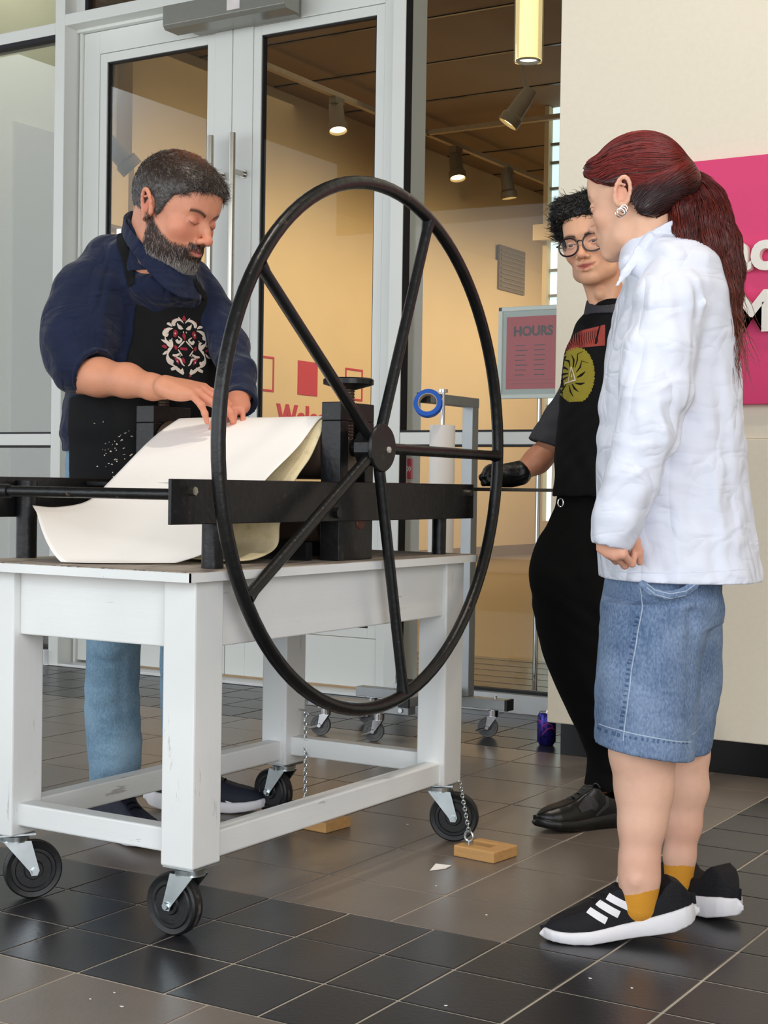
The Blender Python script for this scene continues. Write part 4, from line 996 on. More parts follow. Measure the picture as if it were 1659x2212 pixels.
# ------------------------------------------------------------------ heads (canonical: x = person's right, y = forward, z = up)
def head_field(fem=0., asian=0., beard=0., wide=1., h=.0019, mouth=0., jawd=0., neck=.056, nose=1., lids=1., necklen=.17, nfwd=-.048, smile=0.):
    s = Field((-.105, -.135, -.20), (.105, .145, .135), h)
    s.ell((0, -.014, .036), (.0735*wide, .095, .082), k=.02)
    s.ell((0, .030, .020), (.062*wide, .058, .075), k=.02)
    s.ell((0, .034, -.040), (.055*wide, .052, .060), k=.025)
    jw = .046*wide*(1-.10*fem)
    for q in (-1, 1):
        s.cap((q*jw*1.12, -.002, -.030), (q*jw*.95, .018, -.072), .020, .017, k=.022)
        s.cap((q*jw*.92, .020, -.074), (q*.014, .064, -.094-jawd), .017, .014, k=.02)
        s.ell((q*.040*wide, .054, -.024), (.022, .020, .020), k=.022)          # cheekbones
        s.cap((q*.012, .082, .023), (q*.043, .068, .022), .0085 if not fem else .0065, .007, k=.014)     # brow
    s.ell((0, .068, -.094-jawd), (.020, .016, .015), k=.016)
    s.ell((0, .045, -.070), (.040, .034, .030), k=.02)
    s.ell((0, .066, .052), (.046, .020, .030), k=.03)
    # eye sockets
    for q in (-1, 1): s.ell((q*.0315, .095, .001), (.0175, .0145, .0115), k=.012, op='sub')
    # nose
    n_ = nose*(1-.12*fem); br = 1-.35*asian
    s.cap((0, .079, .008), (0, .080+.014*n_*br, -.012), .0075, .0085, k=.011)
    s.cap((0, .080+.012*n_*br, -.010), (0, .093+.013*n_, -.030), .0085, .0098, k=.009)
    s.ell((0, .094+.014*n_, -.033), (.0108, .0098, .0088), k=.007)
    for q in (-1, 1):
        s.ell((q*.0125, .090+.006*n_, -.037), (.0080, .0098, .0070), k=.006)
        s.ell((q*.0065, .098+.008*n_, -.0425), (.0036, .0052, .0035), k=.003, op='sub')
    # muzzle and lips
    s.ell((0, .074, -.060), (.026, .020, .018), k=.014)
    uz, lz = -.0575+mouth*.5, -.0675-mouth*.5
    for q in (-1, 1):
        s.cap((0, .0935, uz), (q*.0215, .0815, uz-.0035+smile), .0047, .0022, k=.004)
        s.cap((0, .0925, lz), (q*.0195, .0815, lz+.0025+smile), .0060, .0028, k=.004)
        s.groove([(0, .097, -.0625), (q*.012, .092, -.062), (q*.025, .080, -.0625+smile)], .0022+mouth*.2, .0035+mouth*.1)
    s.groove([(0, .089, -.078), (.010, .084, -.078), (-.010, .084, -.078)], .006, .002)
    for q in (-1, 1): s.groove([(q*.017, .092, -.036), (q*.027, .082, -.055)], .005, .0012*(1-asian))
    # eyeballs bulge and lids
    for q in (-1, 1):
        c = np.array((q*.0315, .0715, .0)); s.ell(c, (.0135, .0135, .0128), k=.003)
        for t0, t1, up in ((-1, 1, 1),):
            pu = [c+np.array((x*.0135, .0118-.006*x*x, (.0070-.0052*x*x)-lids*.0065)) for x in np.linspace(-1, 1, 7)]
            for a, b in zip(pu[:-1], pu[1:]): s.cap(a, b, .0024, .0024, k=.003)
            pl = [c+np.array((x*.0130, .0112-.0058*x*x, (-.0058+.0042*x*x))) for x in np.linspace(-1, 1, 7)]
            for a, b in zip(pl[:-1], pl[1:]): s.cap(a, b, .0017, .0017, k=.003)
        if lids > .4: s.ell(c+np.array((0, .0008, .0035)), (.0138, .0138, .0105), k=.002)
    # ears
    for q in (-1, 1):
        ex = q*.0735*wide; tilt = -.008
        ring = []
        for a in np.linspace(-60, 235, 14):
            ra = math.radians(a); ring.append((ex+q*(.010+.006*math.cos(ra-2.2)), -.012-.0155*math.cos(ra)*1.0+tilt*math.sin(ra), .004+.0285*math.sin(ra)))
        for a, b in zip(ring[:-1], ring[1:]): s.cap(a, b, .0038, .0038, k=.004)
        s.ell((ex+q*.003, -.006, .002), (.0075, .0135, .025), k=.006)
        s.cap((ex+q*.008, -.008, -.026), (ex+q*.009, -.006, -.020), .0065, .006, k=.006)
        s.cap((ex+q*.012, -.010, .010), (ex+q*.012, -.010, -.008), .0072, .006, k=.004, op='sub')
        s.cap((ex+q*.010, .006, -.004), (ex+q*.010, .007, -.010), .0042, .004, k=.004)
        s.cap((ex+q*.013, -.020, .016), (ex+q*.013, -.010, .022), .003, .003, k=.003)
    # neck
    s.cap((0, -.030, -.045), (0, nfwd, -necklen-.03), neck, neck*1.08, k=.035)
    for q in ((-1, 1) if nfwd < 0 else ()): s.cap((q*.045, -.03, -.05), (q*.018, .004, -.19), .010, .010, k=.02)
    if not fem: s.ell((0, .010, -.135), (.012, .012, .014), k=.015)
    return s
def head_frame(yaw_vec, pitch, roll):
    """rows: images of canonical x, y, z axes in the local frame"""
    f = np.array([yaw_vec[0], yaw_vec[1], 0.]); f /= np.linalg.norm(f)
    r = np.cross(f, [0, 0, 1.]); cp, sp = math.cos(pitch), math.sin(pitch)
    F_ = f*cp+np.array([0, 0, -1.])*sp; U = np.cross(r, F_)
    cr, sr = math.cos(roll), math.sin(roll); r2 = r*cr+U*sr; U2 = -r*sr+U*cr
    return np.array([r2, F_, U2])
def place(V, Rr, c, sc=1.): return (np.asarray(V)*sc) @ Rr+np.array(c)
def skin_colors(V, N, base, blush, lip, opts):
    C_ = np.tile(linc(base), (len(V), 1)); x, y, z = V[:, 0], V[:, 1], V[:, 2]
    def blend(m, col): nonlocal C_; m = np.clip(m, 0, 1)[:, None]; C_ = C_*(1-m)+linc(col)[None]*m
    ga = lambda cx, cy, cz, r: np.exp(-((np.abs(x)-cx)**2+(y-cy)**2+(z-cz)**2)/(r*r))
    blend(.55*ga(.040, .062, -.028, .024)+.6*ga(0, .108, -.033, .013)+.5*ga(.084, -.01, .005, .024), blush)
    lm = np.exp(-(((np.abs(x))/.022)**4))*np.exp(-((z+.0630-opts.get('lipup', 0)*np.abs(x)/.02)/(.0086-.16*np.abs(x)))**4)*(y > .076)
    blend(lm*.85, lip)
    blend(np.exp(-((z+.0625-opts.get('lipup', 0)*np.abs(x)/.02)/.0012)**2)*np.exp(-(x/.021)**4)*(y > .078)*.8, (70, 24, 22))
    blend(.28*ga(.0315, .085, .006, .016), opts.get('socket', blush))
    # lashes / closed lid line
    ex = np.abs(x)-.0315; lz = opts.get('lashz', -.0045)+opts.get('lashc', 16)*ex*ex
    blend(.95*np.exp(-((z-lz)/.0011)**2)*(np.abs(ex) < .0150)*(y > .068), (26, 16, 14))
    # eyebrows
    bz = .0235+.10*ex-14*(ex-.002)**2*opts.get('browarch', 1)
    bm = np.exp(-((z-bz)/opts.get('browt', .0034))**2)*(np.abs(ex) < .019)*(y > .055)
    blend(bm*opts.get('brow', .8), opts.get('browc', (40, 28, 22)))
    return C_
def beard_mask(V):
    x, y, z = np.abs(V[:, 0]), V[:, 1], V[:, 2]
    line = -.030-.20*np.clip(y-.005, 0, 1)*1.6            # cheek line falls towards the mouth
    line = np.interp(y, [-.005, .01, .03, .055, .075, .10], [.012, -.020, -.038, -.052, -.050, -.049])
    m = np.clip((line-z)/.010, 0, 1)*np.clip((y+.010)/.012, 0, 1)
    m *= 1-np.exp(-(x/.022)**4)*np.exp(-((z+.0640)/.0078)**4)*(y > .076)
    m *= np.clip((z+.128)/.012, 0, 1)
    mus = np.exp(-((z+.0495)/.0055)**4)*(x < .027)*(y > .078)
    return np.maximum(m, mus)
def scatter(V, F, mask, n, seed=3):
    g = np.random.default_rng(seed); fm = mask[F].mean(1); a = np.linalg.norm(np.cross(V[F[:, 2]]-V[F[:, 0]], V[F[:, 3]]-V[F[:, 1]]), axis=1)*fm
    i = g.choice(len(F), n, p=a/a.sum()); w = g.dirichlet((1, 1, 1, 1), n); return (V[F[i]]*w[:, :, None]).sum(1), i

# ------------------------------------------------------------------ hands
def hand(s, W0, fdir, palm, side, curls, sc=1., spread=.10, thumb=(.5, .5, .35), k=.005, r=1.):
    """W0 wrist, fdir towards the fingers, palm = way the palm faces, side = +1/-1 which way the thumb lies (side*cross(fdir, palm))"""
    f = np.array(fdir, float); f /= np.linalg.norm(f); p = np.array(palm, float); p -= f*(p@f); p /= np.linalg.norm(p); t = np.cross(f, p)*side
    W0 = np.array(W0, float); A = lambda a, b, c: W0+(f*a+t*b+p*c)*sc
    kn = [(.088, .026), (.092, .006), (.086, -.014), (.076, -.032)]; ln = [(.040, .024, .020), (.045, .028, .021), (.040, .026, .020), (.031, .019, .018)]
    rr = [.0088, .0090, .0085, .0075]
    for (a, b), q in zip(kn, rr):
        s.cap(A(.004, b*.42, 0), A(a-.006, b*.96, -.001), .0155*sc*r, q*1.22*sc*r, k=.014)
    s.ell(A(.042, 0, .005), np.array((.040, .040, .016))*sc, np.array([f, t, p]).T, k=.014)
    s.ell(A(.034, .026, .007), np.array((.026, .015, .014))*sc, np.array([f, t, p]).T, k=.012)
    s.ell(A(.034, -.026, .006), np.array((.030, .012, .013))*sc, np.array([f, t, p]).T, k=.012)
    tips = []
    for i, ((a, b), l, q) in enumerate(zip(kn, ln, rr)):
        c = curls[i]; c = c if hasattr(c, '__len__') else (c, c*1.1, c*.7)
        ang = 0; pos = A(a-.004, b, 0); sp = spread*(1.5-i)*.6; r0 = q*sc*r
        for j in range(3):
            ang += c[j]; d = (f*math.cos(ang)+p*math.sin(ang))*math.cos(sp)+t*math.sin(sp); d /= np.linalg.norm(d)
            nx = pos+d*l[j]*sc; r1 = r0*(.93, .90, .82)[j]; s.cap(pos, nx, r0, r1, k=k if j == 0 else .003)
            if j < 2: s.ell(nx, np.array((r1, r1, r1))*1.06, k=.004)
            pos = nx; r0 = r1
        tips.append((pos, d, r0))
    th = thumb; pos = A(.018, .024, .006); d0 = f*math.cos(th[0])+t*math.sin(th[0]); d0 = d0+p*th[1]; d0 /= np.linalg.norm(d0); r0 = .0125*sc*r
    for j, l in enumerate((.044, .032, .026)):
        nx = pos+d0*l*sc; r1 = r0*(.84, .90, .82)[j]; s.cap(pos, nx, r0, r1, k=.010 if j == 0 else .003); pos = nx; r0 = r1
        d0 = d0+(f*.6-t*.55+p*.15)*th[2]; d0 /= np.linalg.norm(d0)
    tips.append((pos, d0, r0)); return tips
def tubes_on(bvh, strokes, name, m, parent, off=.0006, flat=None):
    """strokes: list of (list of (x, z, halfwidth)) in the local x-z plane, thrown on to a surface along y"""
    b = MB()
    for st_ in strokes:
        pts, rad = [], []
        for x, z, r in st_:
            o = toW([[x, 2.0, z]])[0]; hit = bvh.ray_cast(Vector(o), Vector(FH))
            if hit[0] is None: continue
            pts.append((hit[0]+hit[1]*off*0, r, hit[1]))
        if len(pts) < 2: continue
        V, F = [], []
        for i, (p, r, n) in enumerate(pts):
            a = pts[max(i-1, 0)][0]; c = pts[min(i+1, len(pts)-1)][0]; t = (c-a)
            if t.length < 1e-7: t = Vector((0, 0, 1))
            t.normalize(); n = n if n.dot(Vector(FH)) < 0 else -n; s_ = n.cross(t).normalized()
            V += [p+s_*r+n*off, p+n*(off+.0005), p-s_*r+n*off]
            if i: k0 = (i-1)*3; F += [(k0, k0+1, k0+4, k0+3), (k0+1, k0+2, k0+5, k0+4)]
        b.add(V, F)
    if not b.v: return None
    o = b.build(name, m, parent, smooth=True, ang=180)
    if len(strokes) > 1: o['kind'] = 'stuff'
    return o
def bvh_of(o):
    from mathutils.bvhtree import BVHTree
    me = o.data; return BVHTree.FromPolygons([v.co.copy() for v in me.vertices], [tuple(p.vertices) for p in me.polygons])
def figure(name, foot, label):
    e = empty(name, (*toW([[foot[0], foot[1], 0]])[0][:2], 0)); tag(e, label, 'person'); return e
def wrinkle(m, scale, strength, dist):
    """soft cloth creases: stretched, distorted noise as relief"""
    t = m.node_tree; N = t.nodes; L_ = t.links; b = N['Principled BSDF']; tc = N.new('ShaderNodeTexCoord'); prev = None
    for rot, sc_, st, k in (((.3, .3, .3), scale, (1.6, 1.6, .7), 1.), ((-.6, .5, -.5), scale*1.9, (1, 1, 2.), .35), ((0, 0, 0), 260, (1, 1, 1), .006)):
        mp = N.new('ShaderNodeMapping'); mp.inputs['Rotation'].default_value = rot; mp.inputs['Scale'].default_value = st; L_.new(tc.outputs['Object'], mp.inputs[0])
        no = N.new('ShaderNodeTexNoise'); no.inputs['Scale'].default_value = sc_; no.inputs['Detail'].default_value = 1.5; no.inputs['Distortion'].default_value = .9 if k > .1 else 0; L_.new(mp.outputs[0], no.inputs['Vector'])
        a = N.new('ShaderNodeMath'); a.operation = 'SUBTRACT'; a.inputs[1].default_value = .5; L_.new(no.outputs[0], a.inputs[0])
        ab = N.new('ShaderNodeMath'); ab.operation = 'ABSOLUTE'; L_.new(a.outputs[0], ab.inputs[0])
        pw = N.new('ShaderNodeMath'); pw.operation = 'POWER'; pw.inputs[1].default_value = 1.05; L_.new(ab.outputs[0], pw.inputs[0])
        mu = N.new('ShaderNodeMath'); mu.operation = 'MULTIPLY_ADD'; mu.inputs[1].default_value = k; L_.new(pw.outputs[0], mu.inputs[0])
        if prev is not None: L_.new(prev, mu.inputs[2])
        else: mu.inputs[2].default_value = 0
        prev = mu.outputs[0]
    bp = N.new('ShaderNodeBump'); bp.inputs['Strength'].default_value = strength; bp.inputs['Distance'].default_value = dist; L_.new(prev, bp.inputs['Height']); L_.new(bp.outputs[0], b.inputs['Normal']); return m
M['skin'] = attrmat('skin', .48, .10, 420, .10, .4, noise=.03, nscale=60)
M['hair'] = attrmat('hair', .38, 0, 0, 0, .5)
M['eye'] = attrmat('eye_surface', .12, spec=.6)
M['navy'] = wrinkle(mat('navy_shirt', (21, 30, 56), .85, var=.10, scale=14, spec=.25, sheen=.12), 6, .65, .06)
M['apron'] = mat('black_apron', (17, 17, 18), .85, var=.1, scale=20, bump=.2, bscale=300, spec=.25)
M['jeans_light'] = denim('light_blue_denim', (146, 176, 198), (108, 140, 164))
M['jeans_short'] = denim('washed_blue_denim', (136, 156, 184), (84, 106, 138))
M['denim_dark'] = denim('dark_denim_hem', (92, 114, 146), (58, 76, 108))
M['stitch'] = mat('pale_stitching', (170, 186, 204), .8)
M['coat'] = wrinkle(mat('white_lab_coat', (224, 228, 240), .75, var=.012, scale=20, spec=.3), 5.0, .6, .06)
M['tee'] = mat('black_tee', (15, 15, 17), .9, var=.1, bump=.15, bscale=200, spec=.2)
M['tee_grey'] = mat('charcoal_sleeve', (66, 66, 70), .9, var=.1, bump=.15, bscale=200, spec=.2)
M['trousers'] = mat('black_trousers', (10, 10, 11), .95, var=.1, bump=.1, bscale=200, spec=.15)
M['glove'] = mat('black_nitrile_glove', (16, 16, 18), .35, var=.1, bump=.2, bscale=90)
M['shoe_black'] = mat('black_knit_shoe', (20, 20, 25), .7, var=.1, bump=.25, bscale=260, spec=.3)
M['shoe_gloss'] = mat('black_leather_shoe', (12, 12, 13), .32, var=.1)
M['shoe_grey'] = mat('dark_grey_overlay', (50, 48, 52), .4, .2)
M['shoe_navy'] = mat('navy_shoe', (22, 26, 44), .7, var=.1, bump=.2, bscale=200)
M['sole_white'] = mat('white_sole', (232, 230, 232), .55, var=.02, bump=.08, bscale=60)
M['sole_orange'] = mat('orange_accent', (226, 84, 50), .55)
M['sock'] = mat('mustard_sock', (214, 148, 42), .9, var=.06, bump=.2, bscale=300)
M['white_cloth'] = mat('white_cloth', (236, 236, 234), .8)
M['print_yellow'] = mat('olive_yellow_print', (146, 134, 34), .8, var=.08, scale=60)
M['print_red'] = mat('faded_red_print', (150, 58, 48), .8, var=.1, scale=60)
M['print_cream'] = mat('cream_print', (214, 200, 184), .8)
M['print_crimson'] = mat('crimson_print', (150, 30, 48), .8, var=.08)
M['frames'] = mat('dark_spectacle_frame', (38, 26, 34), .25)
M['lens_glass'] = glass('spectacle_lens', (.97, .98, .98), .35)
M['silver'] = mat('silver', (226, 226, 228), .18, 1.)
M['band'] = mat('black_hair_band', (18, 16, 18), .8)

# ================================================================== PEOPLE
def lev(rows, Dc, ry, rot=0.):
    """rows: (py, x_left, x_right[, Dc[, ry[, rot]]]) -> loft levels"""
    out = []
    for r in rows:
        d = r[3] if len(r) > 3 and r[3] is not None else Dc; q = r[4] if len(r) > 4 else ry
        a, b = L(r[1], r[0], d), L(r[2], r[0], d); out.append(((a[2]+b[2])/2, (a[0]+b[0])/2, d, (b[0]-a[0])/2, q, r[5] if len(r) > 5 else rot))
    return out
def pxc(rows, mm=None):
    """rows: (px, py, D, r_px) -> chain points"""
    return [(*L(x, y, D), r*D/FPX) for x, y, D, r in rows]
def gr(s, rows, r, amp):
    s.groove([L(*p) for p in rows], r, amp)
def box_of(pts, pad):
    P = np.array([p[:3] for p in pts]); return P.min(0)-pad, P.max(0)+pad
def vfield(rows, Dlo, Dhi, h, pad=.02):
    """field covering a pixel box (x0, y0, x1, y1)"""
    x0, y0, x1, y1 = rows; c = [L(x, y, D) for x in (x0, x1) for y in (y0, y1) for D in (Dlo, Dhi)]
    lo, hi = np.min(c, 0)-pad, np.max(c, 0)+pad; lo[1], hi[1] = Dlo, Dhi; lo[2] = max(lo[2], -.01); return Field(lo, hi, h)

# ---- shoes, canonical: heel at x=0, toe at x=.29, z up, y sideways
def shoe_fields(chunky=0.):
    X = [-.02, 0, .03, .06, .10, .14, .18, .21, .25, .275, .295]
    XW = [-.022, -.018, -.008, .005, .03, .06, .10, .14, .18, .21, .245, .268, .284, .293, .297]
    HW = [.001, .012, .025, .033, .038, .038, .035, .036, .042, .045, .042, .034, .023, .012, .001]
    XT = [-.02, .0, .022, .036, .055, .075, .100, .122, .138, .16, .19, .22, .25, .275, .295]
    ZU = [.070, .098, .110, .100, .078, .074, .082, .104, .108, .094, .078, .069, .063, .056, .046]
    ZB = [.012, .008, .001, 0, 0, 0, 0, 0, .005, .010, .014]
    ZS = [.048, .050, .046, .042, .036, .033, .030, .029, .031, .034, .038]
    def prof(T, x): return np.interp(x, X, T).astype(np.float32)
    s = Field((-.035, -.065, -.012), (.31, .065, .135), .0028); x = s.ax[0][:, None, None]; y = s.ax[1][None, :, None]; z = s.ax[2][None, None, :]
    hw = np.interp(x, XW, HW).astype(np.float32); zs, zb = prof(ZS, x), prof(ZB, x); zt = np.interp(x, XT, ZU).astype(np.float32)
    t = np.clip((z-zs)/np.maximum(zt-zs, .005), 0, 1.3); w = hw*(.98-np.interp(x, [0, .13, .165, .29], [.10, .16, .50, .45]).astype(np.float32)*t**2.2)
    up = np.maximum(np.maximum(np.abs(y)-w, z-zt), zs-.006-z)
    s.d = up; U = s.mesh(3)
    s2 = Field((-.04, -.065, -.012), (.315, .065, .075), .0028); x = s2.ax[0][:, None, None]; y = s2.ax[1][None, :, None]; z = s2.ax[2][None, None, :]
    hw = np.interp(x*.965+.003, XW, HW).astype(np.float32)+.006*np.clip((x+.034)/.02, 0, 1)*np.clip((.312-x)/.02, 0, 1)+.003*chunky; zs, zb = prof(ZS, x), prof(ZB, x)
    md = np.clip((z-zb)/np.maximum(zs-zb, .004), 0, 1); hw = hw-.004*(2*md-1)**2
    s2.d = np.maximum(np.maximum(np.abs(y)-hw, z-zs), zb-z); S_ = s2.mesh(2); return U, S_
SHU, SHS = shoe_fields()
def make_shoe(parent, toe_dir, ball, pitch, mu, ms, name='shoe', sc=1.0, laces=None, extra=None, roll=0.):
    """toe_dir: local x-y vector; ball: local point under the ball of the foot; pitch: heel lift"""
    f = np.array([toe_dir[0], toe_dir[1], 0.]); f /= np.linalg.norm(f); y = np.cross([0, 0, 1.], f); cp, sp = math.cos(pitch), math.sin(pitch)
    fx = f*cp-np.array([0, 0, 1.])*sp; z = np.cross(fx, y); R_ = np.array([fx, y, z]); piv = np.array([.205, 0, 0.])
    T = lambda V: ((np.asarray(V)-piv)*sc) @ R_+np.array(ball)
    u = xmesh(name, [(T(SHU[0]), SHU[1])], mu, parent)
    xmesh('sole', [(T(SHS[0]), SHS[1])], ms, u)
    if laces:
        b = MB()
        for i in range(5):
            x = .115+.018*i; zt = np.interp(x, [.10, .14, .18, .21], [.114, .106, .086, .073])-.001
            P = [toW([T([x+.004*(j % 2), -.017+.0085*j, zt+.002-(.0085*abs(j-2)*.28)])])[0] if False else toW(T(np.array([[x, -.018+.009*j, zt+.0025-.0022*(j-2)**2]])))[0] for j in range(5)]
            b.tube(P, .0022, 6)
        b.build('laces', laces, u, smooth=True)
    return u, T

# ------------------------------------------------------------------ WOMAN IN THE WHITE COAT
def build_woman():
    D = 3.03
    root = figure('person', L(1400, 1990, 3.06), 'person with red ponytail in a white lab coat and denim shorts')
    f = head_frame((-math.cos(math.radians(34)), math.sin(math.radians(34))), math.radians(9), 0)
    sc = .95; ear = L(1346, 415, 2.93); c = ear-(np.array([-.080, -.012, .004])*sc) @ f
    s = head_field(fem=1, asian=.8, wide=.98, neck=.045, nose=.62, lids=.8, h=.0019); V, F = s.mesh(2); N = normals(V, F)
    C_ = skin_colors(V, N, (226, 178, 148), (222, 150, 128), (196, 110, 104), dict(brow=.5, browc=(60, 30, 26), lashz=-.004))
    HV = place(V, f, c, sc)
    # legs, forearm and hand (same skin mesh)
    parts = [(HV, F)]; cols = [C_]
    sk = linc((232, 186, 160))
    fld = vfield((1290, 1560, 1560, 1960), 2.86, 3.32, .0045)
    fld.chain(pxc([(1385, 1540, 2.99, 66), (1383, 1625, 2.99, 64), (1390, 1700, 3.0, 60), (1387, 1780, 2.99, 49), (1381, 1860, 2.985, 41), (1381, 1900, 2.985, 41), (1380, 1950, 2.985, 36)]), k=.02, fl=(0, 1, 0), f=.90)
    fld.cap(L(1400, 1640, 3.0), L(1395, 1740, 3.0), .052, .044, k=.02)
    fld.ell(L(1373, 1903, 2.955), (.012, .010, .012), k=.012); fld.ell(L(1384, 1800, 3.03), (.03, .03, .08), k=.02)
    fld.chain(pxc([(1478, 1540, 3.2, 56), (1480, 1625, 3.2, 50), (1482, 1700, 3.2, 46), (1475, 1780, 3.2, 38), (1468, 1850, 3.2, 32), (1468, 1895, 3.2, 28)]), k=.02, fl=(0, 1, 0), f=.9)
    V1, F1 = fld.mesh(2); parts.append((V1, F1)); z = V1[:, 2]
    c1 = np.tile(sk, (len(V1), 1)); m_ = np.exp(-((z-.17)/.05)**2)[:, None]*.25; c1 = c1*(1-m_)+linc((216, 150, 128))*m_; cols.append(c1)
    hf = vfield((1280, 1120, 1400, 1240), 2.72, 2.98, .0021)
    wr = L(1326, 1116, 2.85); hf.cap(L(1342, 1085, 2.86), wr, .026, .022, k=.01)
    hand(hf, wr, (-.02, -.10, -1), (.62, .78, 0), 1, [(1.15, 1.5, 1.0), (1.2, 1.5, 1.0), (1.25, 1.5, 1.0), (1.3, 1.5, 1.0)], sc=.86, spread=.03, thumb=(.35, .9, .5), k=.004)
    V2, F2 = hf.mesh(1); parts.append((V2, F2)); c2 = np.tile(linc((222, 164, 138)), (len(V2), 1)); cols.append(c2)
    # torso under the coat keeps the figure whole
    tf = Field(*box_of([L(1380, 560, 3.0), L(1560, 1560, 3.2)], .16), .011)
    tf.loft(lev([(500, 1405, 1475, 3.0, .05), (560, 1395, 1515, 3.02, .13), (700, 1355, 1560, 3.04, .13), (900, 1345, 1570, 3.05, .12), (1100, 1350, 1560, 3.06, .13), (1300, 1370, 1520, 3.07, .11)], 3.04, .13), k=.02)
    tf.cap(L(1405, 1340, 3.0), L(1388, 1570, 2.99), .062, .054, k=.03); tf.cap(L(1470, 1340, 3.14), L(1474, 1570, 3.2), .06, .048, k=.03)
    tf.chain(pxc([(1450, 590, 2.92, 36), (1425, 900, 2.86, 34), (1340, 1120, 2.86, 26)]), k=.02)
    V3, F3 = tf.mesh(1); parts.append((V3, F3)); cols.append(np.tile(sk, (len(V3), 1)))
    xmesh('body', parts, M['skin'], root, np.concatenate(cols))
    tw0 = lambda p: toW(place(np.array([p]), f, c, sc))[0]
    MB().tube([tw0((-.048, .078, -.001)), tw0((-.040, .086, -.005)), tw0((-.031, .090, -.006))], [.0006, .0013, .0010], 6).build('eyelashes', M['band'], root, smooth=True)
    # hair --------------------------------------------------------
    hs = Field((-.115, -.16, -.12), (.115, .125, .15), .0026)
    hs.ell((0, -.016, .047), (.0845, .106, .0945), k=.02)
    hs.cap((-.040, .062, .076), (.040, .062, .076), .023, k=.02); hs.cap((-.052, .050, .052), (-.070, .018, .030), .017, .015, k=.015)
    hs.cap((.052, .050, .052), (.070, .018, .030), .017, .015, k=.015)
    hs.cap((-.050, -.04, -.03), (-.01, -.105, .012), .032, .03, k=.03); hs.cap((.050, -.04, -.03), (.01, -.105, .012), .032, .03, k=.03)
    hs.ell((0, -.095, .02), (.045, .035, .045), k=.03)
    ya = hs.ax[1][None, :, None]; za = hs.ax[2][None, None, :]
    line = np.interp(ya, [-.15, -.10, -.06, -.035, -.02, .0, .02, .05, .075, .09], [-.06, -.060, -.055, -.045, .012, .024, .028, .043, .062, .072])
    hs.d = np.maximum(hs.d, (line-za).astype(np.float32)*.8)
    Vh, Fh = hs.mesh(3); Nh = normals(Vh, Fh); Lh = place(Vh, f, c, sc); Nl = Nh @ f
    tie = L(1476, 382, 2.985)
    tail = pxc([(1478, 388, 2.985, 17), (1500, 402, 2.98, 25), (1520, 436, 2.97, 38), (1528, 480, 2.96, 46), (1538, 530, 2.95, 44), (1556, 580, 2.95, 34), (1572, 630, 2.95, 24), (1582, 680, 2.95, 13), (1588, 712, 2.95, 3)])
    tl = Field(*box_of(tail, .075), .0034); tl.chain(tail, k=.02)
    tl.chain(pxc([(1500, 410, 2.96, 24), (1478, 450, 2.94, 24), (1476, 500, 2.93, 22), (1500, 545, 2.93, 20), (1530, 590, 2.93, 16), (1556, 650, 2.93, 8)]), k=.02)
    tl.chain(pxc([(1540, 470, 2.99, 26), (1572, 520, 2.99, 22), (1584, 580, 2.98, 17), (1590, 640, 2.98, 8)]), k=.02)
    tl.wave((1, 0, .25), .030, .0022, .4, .10); tl.wave((.8, .6, .1), .017, .0012, 1.4, .15)
    Vt, Ft = tl.mesh(2); Nt = normals(Vt, Ft)
    g = np.random.default_rng(5)
    def hcol(P, N_):
        t = np.clip((tie[2]+.02-P[:, 2])/.30, 0, 1)[:, None]; base = linc((98, 24, 20))*(1-t)+linc((112, 52, 34))*t
        return base*g.uniform(.45, 1.35, (len(P), 1))
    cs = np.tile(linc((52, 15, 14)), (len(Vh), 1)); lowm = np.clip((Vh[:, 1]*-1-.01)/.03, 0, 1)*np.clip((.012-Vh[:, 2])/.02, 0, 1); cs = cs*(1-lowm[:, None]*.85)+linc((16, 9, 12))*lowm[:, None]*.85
    ct = hcol(Vt, Nt)*.6
    allp = [(Lh, Fh), (Vt, Ft)]; allc = [cs, ct]
    tie_c = (tie-c) @ f.T/sc
    def todir(P_): d = tie_c-P_; return d/np.maximum(np.linalg.norm(d, axis=1), 1e-6)[:, None]
    P, fi = scatter(Vh, Fh, np.ones(len(Vh)), 5200, 11); far = np.linalg.norm(tie_c-P, axis=1)
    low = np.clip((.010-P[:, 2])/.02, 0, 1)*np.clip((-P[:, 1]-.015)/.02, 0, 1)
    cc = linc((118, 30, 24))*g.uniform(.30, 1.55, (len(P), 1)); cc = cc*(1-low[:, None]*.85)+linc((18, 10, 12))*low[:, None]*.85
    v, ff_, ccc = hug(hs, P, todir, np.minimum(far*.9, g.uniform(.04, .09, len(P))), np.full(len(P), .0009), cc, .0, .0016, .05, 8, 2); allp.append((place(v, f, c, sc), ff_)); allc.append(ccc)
    P, fi = scatter(Vt, Ft, np.ones(len(Vt)), 3600, 12); tc = np.array([t[:3] for t in tail])
    def down(P_):
        ix = np.clip(np.searchsorted(-tc[:, 2], -P_[:, 2]), 1, len(tc)-1); d = tc[ix]-tc[ix-1]; return d/np.linalg.norm(d, axis=1)[:, None]
    v, ff_, ccc = hug(tl, P, down, g.uniform(.05, .12, len(P)), np.full(len(P), .0010), hcol(P, P), .0, .003, .10, 8, 4, free=.5); allp.append((v, ff_)); allc.append(ccc)
    # loose ends
    q = g.integers(5, 9, 260); P = tc[q-1]+(tc[np.minimum(q, 8)]-tc[q-1])*g.uniform(0, 1, (260, 1))+g.normal(0, .012, (260, 3)); d = np.tile([[.12, 0, -1.]], (260, 1))+g.normal(0, .16, (260, 3)); d /= np.linalg.norm(d, axis=1)[:, None]
